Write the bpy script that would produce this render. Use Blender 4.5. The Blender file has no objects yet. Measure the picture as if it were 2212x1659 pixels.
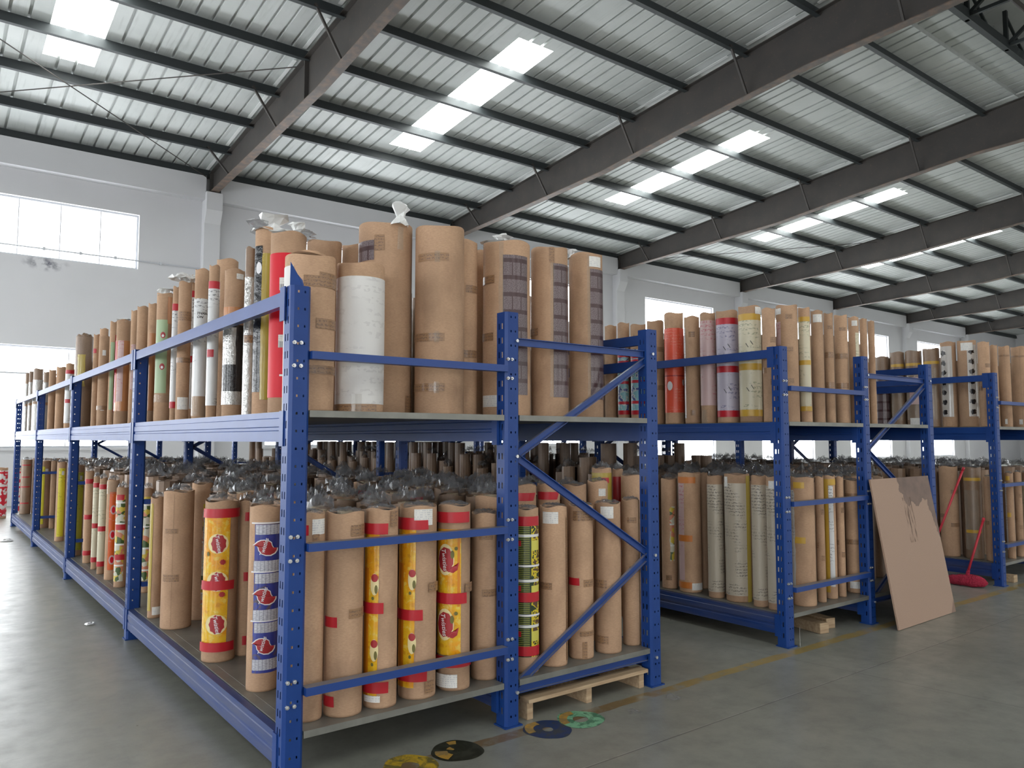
import bpy, bmesh, math, random
from mathutils import Vector, Matrix
random.seed(7)
S = bpy.context.scene
COL = S.collection
# ---------------------------------------------------------------- camera
cam_d = bpy.data.cameras.new('camera'); cam = bpy.data.objects.new('camera', cam_d); COL.objects.link(cam)
cam_d.sensor_width = 36.0; cam_d.lens = 36.0 * 1663.0 / 2212.0
cam_d.clip_start = 0.05; cam_d.clip_end = 300
PITCH = math.atan(118.5 / 1663.0); AZ = math.radians(52.6)
cam.location = (0, 0, 1.6)
cam.rotation_euler = (math.pi / 2 + PITCH, 0, AZ - math.pi / 2)
S.camera = cam
# ---------------------------------------------------------------- world, daylight, exposure
W = bpy.data.worlds.new('sky'); S.world = W; W.use_nodes = True
bg = W.node_tree.nodes['Background']; bg.inputs[0].default_value = (0.85, 0.93, 1.0, 1); bg.inputs[1].default_value = 1.0
S.view_settings.view_transform = 'Standard'; S.view_settings.look = 'None'
S.view_settings.gamma = 1.0; S.view_settings.use_curve_mapping = False
S.view_settings.exposure = 0.0
WINDOW_LIGHT = 10.0      # daylit panes of the back wall
WINDOW_LIGHT_UP = 6.5
SKYLIGHT_LIGHT = 14.0    # milky roof sheets lit by the sky
FRONT_LIGHT = 2.4       # glowing panes added in the unseen wall behind the camera
S.cycles.max_bounces = 6; S.cycles.diffuse_bounces = 3; S.cycles.glossy_bounces = 3
S.cycles.transmission_bounces = 4; S.cycles.transparent_max_bounces = 14
S.cycles.sample_clamp_indirect = 6.0

# ---------------------------------------------------------------- node helper
class E:
    def __init__(s, nt, k): s.nt = nt; s.k = k
    def m(s, op, *a, clamp=False):
        n = s.nt.nodes.new('ShaderNodeMath'); n.operation = op; n.use_clamp = clamp
        for i, v in enumerate((s,) + a):
            if isinstance(v, E): s.nt.links.new(v.k, n.inputs[i])
            else: n.inputs[i].default_value = v
        return E(s.nt, n.outputs[0])
    def __add__(s, o): return s.m('ADD', o)
    def __sub__(s, o): return s.m('SUBTRACT', o)
    def __mul__(s, o): return s.m('MULTIPLY', o)
    def __truediv__(s, o): return s.m('DIVIDE', o)
    def gt(s, o): return s.m('GREATER_THAN', o)
    def lt(s, o): return s.m('LESS_THAN', o)
    def fr(s): return s.m('FRACT')
    def abs(s): return s.m('ABSOLUTE')
    def mx(s, o): return s.m('MAXIMUM', o)
    def inv(s): return s.m('MULTIPLY_ADD', -1.0, 1.0)
    def band(s, a, b): return s.gt(a) * s.lt(b)
    def ramp(s, a, b):
        n = s.nt.nodes.new('ShaderNodeMapRange'); s.nt.links.new(s.k, n.inputs[0])
        n.inputs[1].default_value = a; n.inputs[2].default_value = b
        return E(s.nt, n.outputs[0])
def mixc(nt, f, a, b):
    n = nt.nodes.new('ShaderNodeMix'); n.data_type = 'RGBA'
    if isinstance(f, E): nt.links.new(f.k, n.inputs[0])
    else: n.inputs[0].default_value = f
    for i, v in ((6, a), (7, b)):
        if isinstance(v, E): nt.links.new(v.k, n.inputs[i])
        else: n.inputs[i].default_value = (*v, 1)
    return E(nt, n.outputs[2])
def comp(nt, k, names='XYZ'):
    n = nt.nodes.new('ShaderNodeSeparateXYZ'); nt.links.new(k, n.inputs[0])
    return [E(nt, n.outputs[i]) for i in range(3)]
def noise(nt, vec, scale, detail=3.0, rough=0.55, dist=0.0, dims='3D'):
    n = nt.nodes.new('ShaderNodeTexNoise'); n.noise_dimensions = dims
    if vec is not None: nt.links.new(vec, n.inputs['Vector'])
    n.inputs['Scale'].default_value = scale; n.inputs['Detail'].default_value = detail
    n.inputs['Roughness'].default_value = rough; n.inputs['Distortion'].default_value = dist
    return E(nt, n.outputs[0])
def vmap(nt, vec, scale=(1, 1, 1), loc=(0, 0, 0)):
    n = nt.nodes.new('ShaderNodeMapping'); nt.links.new(vec, n.inputs[0])
    n.inputs['Scale'].default_value = scale; n.inputs['Location'].default_value = loc
    return n.outputs[0]
MATS = {}
def mat(name, build=None, color=(0.5, 0.5, 0.5), rough=0.6, metal=0.0, spec=0.5, coat=0.0, bump=None):
    """build(nt, tc) -> colour E (or None)"""
    m = bpy.data.materials.new(name); m.use_nodes = True; nt = m.node_tree
    b = nt.nodes['Principled BSDF']
    b.inputs['Roughness'].default_value = rough; b.inputs['Metallic'].default_value = metal
    b.inputs['Specular IOR Level'].default_value = spec; b.inputs['Coat Weight'].default_value = coat
    b.inputs['Coat Roughness'].default_value = 0.12
    b.inputs['Base Color'].default_value = (*color, 1)
    if build:
        tc = nt.nodes.new('ShaderNodeTexCoord')
        c = build(nt, tc)
        if isinstance(c, tuple):
            c, r = c
            if r is not None: nt.links.new(r.k, b.inputs['Roughness'])
        nt.links.new(c.k, b.inputs['Base Color'])
    if bump:
        tc = nt.nodes.new('ShaderNodeTexCoord')
        h = noise(nt, tc.outputs['Object'], bump[0], 3)
        bn = nt.nodes.new('ShaderNodeBump'); bn.inputs['Strength'].default_value = bump[1]; bn.inputs['Distance'].default_value = bump[2]
        nt.links.new(h.k, bn.inputs['Height']); nt.links.new(bn.outputs[0], b.inputs['Normal'])
    MATS[name] = m
    return m
def objrand(nt):
    n = nt.nodes.new('ShaderNodeObjectInfo'); return E(nt, n.outputs['Random']), n
def emis(name, col, s):
    m = bpy.data.materials.new(name); m.use_nodes = True; nt = m.node_tree
    b = nt.nodes['Principled BSDF']; b.inputs['Base Color'].default_value = (0.8, 0.8, 0.8, 1)
    b.inputs['Emission Color'].default_value = (*col, 1); b.inputs['Emission Strength'].default_value = s
    MATS[name] = m; return m

# ---------------------------------------------------------------- materials
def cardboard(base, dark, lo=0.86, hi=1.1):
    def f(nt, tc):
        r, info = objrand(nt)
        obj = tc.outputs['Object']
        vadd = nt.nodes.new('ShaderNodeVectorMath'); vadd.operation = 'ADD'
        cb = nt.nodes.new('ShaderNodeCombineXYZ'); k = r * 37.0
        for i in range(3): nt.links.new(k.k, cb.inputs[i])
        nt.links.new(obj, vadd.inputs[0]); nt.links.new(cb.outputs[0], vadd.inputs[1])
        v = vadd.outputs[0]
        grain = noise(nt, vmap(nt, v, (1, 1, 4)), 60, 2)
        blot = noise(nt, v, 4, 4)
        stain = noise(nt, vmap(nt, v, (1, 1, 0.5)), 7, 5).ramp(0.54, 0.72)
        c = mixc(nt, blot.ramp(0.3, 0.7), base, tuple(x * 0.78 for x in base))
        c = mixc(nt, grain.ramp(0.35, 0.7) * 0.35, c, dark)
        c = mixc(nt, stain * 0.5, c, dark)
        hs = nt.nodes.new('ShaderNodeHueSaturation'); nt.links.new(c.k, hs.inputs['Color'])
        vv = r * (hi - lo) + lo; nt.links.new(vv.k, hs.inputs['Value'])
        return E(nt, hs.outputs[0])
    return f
CB = mat('cardboard', cardboard((0.60, 0.385, 0.245), (0.32, 0.19, 0.12)), rough=0.75, spec=0.25, bump=(45, 0.12, 0.004))
CBD = mat('cardboard_wrapped_shaded', cardboard((0.33, 0.215, 0.14), (0.16, 0.10, 0.065)), rough=0.32, spec=0.5, bump=(30, 0.3, 0.006))  # darker: wrapped rolls, and interior shade painted into the packed rolls
mat('tape_red', color=(0.50, 0.014, 0.026), rough=0.35)
mat('tape_ochre', color=(0.60, 0.36, 0.05), rough=0.35)
mat('tape_orange', color=(0.62, 0.20, 0.04), rough=0.35)
def printed_tape(nt, tc):
    u, v, _ = comp(nt, tc.outputs['UV'])
    n = noise(nt, vmap(nt, tc.outputs['UV'], (90, 160, 1)), 1.0, 0, dims='2D')
    rows = (v * 55.0).fr().gt(0.4)
    return mixc(nt, n.gt(0.52) * rows * 0.55, (0.33, 0.19, 0.10), (0.10, 0.06, 0.06))
mat('tape_brown', printed_tape, rough=0.28)
def paper(nt, tc):
    u, v, _ = comp(nt, tc.outputs['UV'])
    n = noise(nt, vmap(nt, tc.outputs['UV'], (160, 30, 1)), 1.0, 1, dims='2D')
    rows = (v * 90.0).fr().gt(0.55)
    return mixc(nt, n.gt(0.5) * rows * 0.35, (0.80, 0.78, 0.74), (0.25, 0.28, 0.38))
mat('paper_label', paper, rough=0.7)
def barcode(nt, tc):
    u, v, _ = comp(nt, tc.outputs['UV'])
    n = noise(nt, vmap(nt, tc.outputs['UV'], (260, 0.1, 1)), 1.0, 0, dims='2D')
    low = v.m('WRAP', 10.0, 0.0)
    return mixc(nt, n.gt(0.5), (0.72, 0.72, 0.70), (0.10, 0.10, 0.12))
mat('barcode', barcode, rough=0.5)
def film_yellow(nt, tc):
    u, v, _ = comp(nt, tc.outputs['UV'])
    n = noise(nt, tc.outputs['UV'], 28, 3, dims='2D'); n2 = noise(nt, tc.outputs['UV'], 9, 2, dims='2D')
    c = mixc(nt, n2.ramp(0.35, 0.65), (0.80, 0.47, 0.015), (0.80, 0.33, 0.01))
    c = mixc(nt, n.ramp(0.56, 0.66) * 0.7, c, (0.82, 0.62, 0.12))
    c = mixc(nt, n.ramp(0.40, 0.30) * 0.5, c, (0.55, 0.20, 0.01))
    return c
mat('film_yellow', film_yellow, rough=0.22, coat=0.5, bump=(22, 0.35, 0.008))
mat('film_orange_edge', color=(0.68, 0.23, 0.01), rough=0.25, coat=0.4)
mat('logo_red', color=(0.40, 0.028, 0.035), rough=0.3)
mat('logo_halo', color=(0.85, 0.72, 0.38), rough=0.3)
mat('logo_white', color=(0.82, 0.80, 0.82), rough=0.35)
mat('olive_mark', color=(0.16, 0.14, 0.03), rough=0.4)
def film_blue(nt, tc):
    n = noise(nt, tc.outputs['UV'], 12, 3, 0.6, 1.5, dims='2D')
    return mixc(nt, n.ramp(0.55, 0.7) * 0.8, (0.035, 0.05, 0.30), (0.11, 0.07, 0.05))
mat('film_blue', film_blue, rough=0.22, coat=0.4)
def nutri(nt, tc):
    u, v, _ = comp(nt, tc.outputs['UV'])
    l = (u * 55.0).fr().lt(0.12); n = noise(nt, vmap(nt, tc.outputs['UV'], (60, 300, 1)), 1, 1, dims='2D').gt(0.5)
    return mixc(nt, l.mx(n * 0.45), (0.60, 0.60, 0.66), (0.20, 0.20, 0.26))
mat('film_white_panel', nutri, rough=0.25, coat=0.4)
def brownfilm(nt, tc):
    u, v, _ = comp(nt, tc.outputs['UV'])
    a = (v / 0.105).fr(); panel = a.band(0.16, 0.92)
    even = (v / 0.21).fr().lt(0.5)
    split = (u / 0.058 + 0.5).fr().band(0.44, 0.56) * even
    txt = noise(nt, vmap(nt, tc.outputs['UV'], (130, 220, 1)), 1, 1, dims='2D').ramp(0.4, 0.65)
    c = mixc(nt, txt, (0.19, 0.145, 0.15), (0.10, 0.065, 0.07))
    c = mixc(nt, panel * split.inv(), (0.060, 0.026, 0.028), c)
    return c
mat('film_brown', brownfilm, rough=0.3, coat=0.15, bump=(20, 0.2, 0.004))
def greenlines(nt, tc):
    u, v, _ = comp(nt, tc.outputs['UV'])
    lines = (v * 95.0).fr().gt(0.55) * u.lt(0.125)
    w = noise(nt, tc.outputs['UV'], 26, 2, dims='2D')
    c = mixc(nt, lines, (0.012, 0.035, 0.008), (0.28, 0.27, 0.06))
    yel = u.gt(0.135) * w.gt(0.42)
    c = mixc(nt, yel, c, (0.68, 0.52, 0.02))
    c = mixc(nt, (u.gt(0.145)) * w.gt(0.54), c, (0.10, 0.05, 0.02))
    c = mixc(nt, (v / 0.26).fr().band(0.0, 0.06), c, (0.75, 0.74, 0.72))
    c = mixc(nt, (v / 0.26).fr().band(0.80, 0.92) * u.lt(0.075), c, (0.62, 0.02, 0.03))
    return mixc(nt, (v / 0.26).fr().band(0.70, 0.92) * u.gt(0.135), c, (0.66, 0.60, 0.10))
mat('film_green_lines', greenlines, rough=0.25, coat=0.4)
def fruit(nt, tc):
    vo = nt.nodes.new('ShaderNodeTexVoronoi'); vo.inputs['Scale'].default_value = 26
    nt.links.new(tc.outputs['UV'], vo.inputs['Vector'])
    r, g, b = comp(nt, vo.outputs['Color'])
    c = mixc(nt, r.gt(0.35), (0.05, 0.10, 0.02), (0.62, 0.46, 0.05))
    c = mixc(nt, g.gt(0.66), c, (0.60, 0.22, 0.12)); c = mixc(nt, b.gt(0.72), c, (0.60, 0.58, 0.46))
    u, v, _ = comp(nt, tc.outputs['UV'])
    return mixc(nt, (v / 0.19).fr().lt(0.08), c, (0.75, 0.75, 0.7))
mat('film_fruit', fruit, rough=0.3, coat=0.3)
def text_film(base, ink, fu=60, fv=110, amt=0.7, th=0.55, band=None, bcol=None):
    def f(nt, tc):
        u, v, _ = comp(nt, tc.outputs['UV'])
        rows = (v * fv / 3.0).fr().gt(0.45)
        n = noise(nt, vmap(nt, tc.outputs['UV'], (fu, fv, 1)), 1, 1, dims='2D').gt(th)
        big = noise(nt, tc.outputs['UV'], 7, 1, dims='2D').ramp(0.42, 0.55)
        c = mixc(nt, n * rows * big * amt, base, ink)
        if band: c = mixc(nt, (v / band).fr().lt(0.12), c, bcol)
        return c
    return f
mat('film_white', text_film((0.66, 0.66, 0.66), (0.10, 0.10, 0.12)), rough=0.3, coat=0.3, bump=(18, 0.35, 0.006))
mat('sheet_white', text_film((0.74, 0.72, 0.70), (0.45, 0.42, 0.42), 30, 50, 0.3), rough=0.55, bump=(9, 0.3, 0.012))
mat('film_cream', text_film((0.66, 0.60, 0.44), (0.20, 0.22, 0.12), 50, 80, 0.6), rough=0.35)
mat('film_pink', text_film((0.60, 0.42, 0.41), (0.50, 0.06, 0.10), 50, 80, 0.6), rough=0.35)
mat('film_lilac', text_film((0.50, 0.46, 0.55), (0.08, 0.08, 0.22), 50, 80, 0.6), rough=0.35)
mat('film_speckle', text_film((0.50, 0.44, 0.35), (0.13, 0.11, 0.10), 70, 120, 0.8, 0.5), rough=0.3, bump=(25, 0.5, 0.006))
mat('film_lime', text_film((0.52, 0.50, 0.04), (0.14, 0.12, 0.02), 40, 60, 0.8, 0.6), rough=0.35)
mat('film_lemon', text_film((0.72, 0.62, 0.03), (0.25, 0.2, 0.02), 40, 60, 0.6, 0.6), rough=0.35)
mat('film_palegreen', color=(0.38, 0.50, 0.30), rough=0.4)
mat('film_red', color=(0.64, 0.006, 0.022), rough=0.45, spec=0.3, bump=(16, 0.2, 0.004))
mat('film_orange', text_film((0.72, 0.11, 0.01), (0.70, 0.35, 0.25), 25, 40, 0.6, 0.6), rough=0.25, coat=0.3)
mat('film_orangered', text_film((0.78, 0.10, 0.05), (0.80, 0.35, 0.25), 60, 110, 0.5, 0.55), rough=0.3)
mat('film_tan_orange', color=(0.55, 0.24, 0.10), rough=0.22, coat=0.3)
mat('film_ochre', color=(0.46, 0.34, 0.06), rough=0.25, coat=0.3, bump=(25, 0.4, 0.006))
mat('film_black', color=(0.012, 0.012, 0.014), rough=0.25, coat=0.3, bump=(28, 0.9, 0.010))
mat('film_silver', color=(0.50, 0.49, 0.47), rough=0.16, metal=0.35, coat=0.6, bump=(35, 0.9, 0.01))
def stickers(nt, tc):
    u, v, _ = comp(nt, tc.outputs['UV']); n = noise(nt, tc.outputs['UV'], 22, 2, dims='2D')
    c = mixc(nt, n.gt(0.5), (0.25, 0.50, 0.56), (0.60, 0.62, 0.60)); c = mixc(nt, n.gt(0.58), c, (0.08, 0.12, 0.30))
    return mixc(nt, (v / 0.2).fr().lt(0.14), c, (0.55, 0.03, 0.05))
mat('film_stickers', stickers, rough=0.3)
def blackshapes(nt, tc):
    u, v, _ = comp(nt, tc.outputs['UV'])
    a = (v / 0.115).fr() - 0.5; b = (u - 0.045) / 0.05
    n = noise(nt, tc.outputs['UV'], 60, 2, dims='2D')
    d = (a * a * 6.0 + b * b).m('SQRT') + (n - 0.5) * 0.8
    return mixc(nt, d.lt(0.62), (0.50, 0.46, 0.42), (0.015, 0.012, 0.012))
mat('film_black_shapes', blackshapes, rough=0.25, coat=0.4)
def redwhite(nt, tc):
    u, v, _ = comp(nt, tc.outputs['UV']); n = noise(nt, tc.outputs['UV'], 10, 2, dims='2D')
    c = mixc(nt, n.gt(0.5), (0.72, 0.68, 0.66), (0.60, 0.02, 0.04))
    return mixc(nt, (v / 0.3).fr().lt(0.13), c, (0.66, 0.02, 0.04))
mat('film_red_white', redwhite, rough=0.35)
mat('roll_end', color=(0.10, 0.09, 0.085), rough=0.25, coat=0.4)
mat('core_card', color=(0.42, 0.33, 0.22), rough=0.7)
def clear(name, col, opac, rough):
    m = bpy.data.materials.new(name); m.use_nodes = True; nt = m.node_tree
    b = nt.nodes['Principled BSDF']; out = nt.nodes['Material Output']
    b.inputs['Base Color'].default_value = (*col, 1); b.inputs['Roughness'].default_value = rough
    b.inputs['Specular IOR Level'].default_value = 0.9
    t = nt.nodes.new('ShaderNodeBsdfTransparent'); mx = nt.nodes.new('ShaderNodeMixShader')
    fn = nt.nodes.new('ShaderNodeLayerWeight'); fn.inputs[0].default_value = 0.35
    f = (E(nt, fn.outputs['Facing']) * 0.6 + opac).m('MINIMUM', 1.0)
    nt.links.new(f.k, mx.inputs[0]); nt.links.new(t.outputs[0], mx.inputs[1]); nt.links.new(b.outputs[0], mx.inputs[2])
    nt.links.new(mx.outputs[0], out.inputs[0]); MATS[name] = m; return m
clear('clear_film', (0.24, 0.24, 0.25), 0.10, 0.07)
clear('white_film', (0.88, 0.88, 0.87), 0.72, 0.3)
clear('tape_clear', (0.60, 0.55, 0.45), 0.15, 0.08)
# racks
def blue(nt, tc):
    o = tc.outputs['Object']; n = noise(nt, o, 5, 4); s = noise(nt, o, 55, 3)
    c = mixc(nt, n.ramp(0.3, 0.7), (0.007, 0.042, 0.205), (0.012, 0.055, 0.24))
    c = mixc(nt, s.ramp(0.72, 0.78) * 0.5, c, (0.12, 0.10, 0.10))
    return c
def blueworn(nt, tc):
    o = tc.outputs['Object']; n = noise(nt, vmap(nt, o, (1, 0.25, 3)), 7, 5, 0.65)
    return mixc(nt, n.ramp(0.35, 0.8) * 0.6, (0.010, 0.040, 0.18), (0.13, 0.125, 0.14))
mat('blue_steel_worn', blueworn, rough=0.42, spec=0.4)
mat('blue_steel', blue, rough=0.38, spec=0.35, bump=(35, 0.05, 0.002))
def bluedust(nt, tc):
    g = nt.nodes.new('ShaderNodeNewGeometry'); x, y, z = comp(nt, g.outputs['Normal'])
    n = noise(nt, tc.outputs['Object'], 18, 4)
    return mixc(nt, z.ramp(0.6, 0.95) * (n * 0.5 + 0.55), (0.014, 0.054, 0.24), (0.24, 0.22, 0.20))
mat('blue_steel_dusty', bluedust, rough=0.4, spec=0.5)
def galv(nt, tc):
    n = noise(nt, tc.outputs['Object'], 6, 4); return mixc(nt, n.ramp(0.3, 0.7), (0.17, 0.17, 0.155), (0.25, 0.25, 0.225))
mat('galvanised', galv, rough=0.4, metal=0.35)
mat('bolt_zinc', color=(0.62, 0.63, 0.64), rough=0.25, metal=0.8)
mat('dark_hole', color=(0.005, 0.008, 0.03), rough=0.9, spec=0.1)
# building
def sheetmat(nt, tc):
    o = tc.outputs['Object']; n = noise(nt, o, 0.9, 4); s = noise(nt, vmap(nt, o, (6, 0.5, 1)), 2.0, 3)
    c = mixc(nt, n.ramp(0.35, 0.7), (0.66, 0.685, 0.675), (0.56, 0.59, 0.58))
    return mixc(nt, s.ramp(0.55, 0.75) * 0.3, c, (0.27, 0.29, 0.27))
mat('roof_sheet', sheetmat, rough=0.5)
def steel(nt, tc):
    o = tc.outputs['Object']; n = noise(nt, o, 2.2, 5); s = noise(nt, o, 14, 4)
    c = mixc(nt, n.ramp(0.35, 0.7), (0.062, 0.054, 0.049), (0.048, 0.044, 0.042))
    return mixc(nt, s.ramp(0.62, 0.75) * 0.5, c, (0.16, 0.10, 0.07))
mat('rafter_steel', steel, rough=0.65)
def flange(nt, tc):
    o = tc.outputs['Object']; s = noise(nt, o, 6, 5)
    return mixc(nt, s.ramp(0.4, 0.7), (0.10, 0.082, 0.070), (0.19, 0.12, 0.085))
mat('flange_steel', flange, rough=0.6)
mat('slit_white', color=(0.86, 0.88, 0.87), rough=0.5)  # near white, stands for the lit sheet showing above the rafters
mat('purlin_steel', color=(0.035, 0.042, 0.045), rough=0.55)
def wall(nt, tc):
    o = tc.outputs['Object']; n = noise(nt, o, 0.35, 4); x, y, z = comp(nt, o)
    c = mixc(nt, n.ramp(0.3, 0.7), (0.70, 0.70, 0.725), (0.64, 0.64, 0.66))
    # soot mark under the upper window of the first bay
    dx = (x - 2.25) / 0.55; dz = (z - 5.95) / 0.22
    d = (dx * dx + dz * dz).m('SQRT').ramp(1.0, 0.2)
    k = noise(nt, o, 4.5, 5).ramp(0.45, 0.6)
    return mixc(nt, d * k, c, (0.10, 0.10, 0.14))
mat('wall_white', wall, rough=0.8, spec=0.2)
def floorm(nt, tc):
    o = tc.outputs['Object']; x, y, z = comp(nt, o)
    a = noise(nt, o, 0.6, 6, 0.62); b = noise(nt, o, 5.5, 6, 0.65); g = noise(nt, o, 90, 3); k = noise(nt, vmap(nt, o, (0.6, 2.2, 1)), 2.1, 6, 0.7)
    c = mixc(nt, a.ramp(0.3, 0.7), (0.22, 0.222, 0.19), (0.31, 0.31, 0.265))
    c = mixc(nt, b.ramp(0.40, 0.75) * 0.6, c, (0.16, 0.16, 0.14))
    c = mixc(nt, g.ramp(0.4, 0.75) * 0.25, c, (0.31, 0.31, 0.28))
    c = mixc(nt, k.ramp(0.62, 0.80) * 0.6, c, (0.09, 0.09, 0.08))
    # saw-cut joints
    j = (y - 2.86).abs().lt(0.004).mx((y - 8.0).abs().lt(0.006)).mx((x + 2.4).abs().lt(0.006)).mx((y + 3.2).abs().lt(0.006))
    c = mixc(nt, j * 0.7, c, (0.05, 0.05, 0.045))
    c = mixc(nt, (x + (y - 3.2) * 0.128 - 5.12).abs().lt(0.004) * y.lt(3.9) * 0.6, c, (0.07, 0.07, 0.06))
    lt = (y - 2.868).abs().lt(0.004) * noise(nt, o, 9, 2).gt(0.45)
    c = mixc(nt, lt * 0.5, c, (0.42, 0.42, 0.38))
    # worn yellow stripe in front of the rack ends
    wob = (noise(nt, o, 3, 3) - 0.5) * 0.05
    st = (y + wob - 3.41).abs().lt(0.045); wear = noise(nt, o, 7, 5, 0.7).ramp(0.34, 0.50)
    wr = x.ramp(4.4, 3.2)
    ln = mixc(nt, wr, (0.36, 0.25, 0.07), (0.19, 0.115, 0.05))
    c = mixc(nt, st * wear * 0.9, c, ln)
    ro = (b * 0.36 + 0.17)
    return c, ro
mat('concrete', floorm, rough=0.4, spec=0.8, bump=(3.0, 0.25, 0.02))
def wood(base, dark):
    def f(nt, tc):
        n = noise(nt, vmap(nt, tc.outputs['Object'], (3, 30, 30)), 1.5, 4)
        return mixc(nt, n.ramp(0.35, 0.7), base, dark)
    return f
mat('pine', wood((0.52, 0.38, 0.24), (0.36, 0.24, 0.14)), rough=0.7)
def board(nt, tc):
    o = tc.outputs['Object']; x, y, z = comp(nt, o); g = noise(nt, o, 160, 2); n = noise(nt, o, 6, 5, 0.6)
    c = mixc(nt, g.ramp(0.35, 0.7) * 0.5, (0.42, 0.285, 0.21), (0.31, 0.20, 0.145))
    # damp stain at the top right and down the right edge, drips in the middle
    cx = (x - 0.80) / 0.36; cz = (z - 1.26) / 0.28
    d = (cx * cx + cz * cz).m('SQRT') + (n - 0.5) * 1.1
    e = ((x - 1.14) / 0.16).abs() + ((z - 1.0) / 0.36).abs() + (n - 0.5) * 1.3
    s = d.lt(0.92).mx(e.lt(0.9))
    c = mixc(nt, s * (n * 0.8 + 0.42), c, (0.14, 0.095, 0.08))
    dr = noise(nt, vmap(nt, o, (14, 1, 2.0)), 2.4, 4).ramp(0.50, 0.60)
    dm = (x - 0.60).abs().lt(0.085) * (z - 0.88).abs().lt(0.20)
    c = mixc(nt, dr * dm * 1.0, c, (0.13, 0.075, 0.05))
    co = (((x - 1.12) / 0.07).abs() + (z / 0.09).abs()).lt(1.2)
    return mixc(nt, co * 0.6, c, (0.15, 0.09, 0.07))
mat('fibreboard', board, rough=0.6)
mat('mop_pink', color=(0.60, 0.03, 0.08), rough=0.9, bump=(70, 1.0, 0.04))
mat('handle_red', color=(0.55, 0.03, 0.05), rough=0.35)
mat('black_box', color=(0.012, 0.012, 0.016), rough=0.5)
mat('purple_sack', color=(0.06, 0.04, 0.13), rough=0.7)
mat('window_metal', color=(0.62, 0.64, 0.68), rough=0.4, metal=0.3)
emis('pane_daylight', (0.93, 0.97, 1.0), WINDOW_LIGHT); emis('pane_daylight_up', (0.93, 0.97, 1.0), WINDOW_LIGHT_UP)
emis('skylight_milky', (0.96, 1.0, 0.97), SKYLIGHT_LIGHT); emis('fill_pane_front', (1.0, 0.97, 0.93), FRONT_LIGHT)
def ring(c1, c2, th=0.5):
    def f(nt, tc):
        n = noise(nt, tc.outputs['Object'], 14, 5, 0.65, 1.0)
        return mixc(nt, n.ramp(th - 0.06, th + 0.06), c1, c2)
    return f
mat('ring_yellow', ring((0.55, 0.35, 0.03), (0.16, 0.13, 0.04)), rough=0.45)
mat('ring_black', ring((0.028, 0.028, 0.018), (0.05, 0.05, 0.035)), rough=0.35)
mat('ring_blue', ring((0.018, 0.045, 0.14), (0.05, 0.06, 0.075)), rough=0.35)
mat('ring_green', ring((0.22, 0.50, 0.30), (0.07, 0.20, 0.12)), rough=0.4)
mat('ring_amber', ring((0.50, 0.28, 0.05), (0.30, 0.20, 0.08)), rough=0.4)

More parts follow.
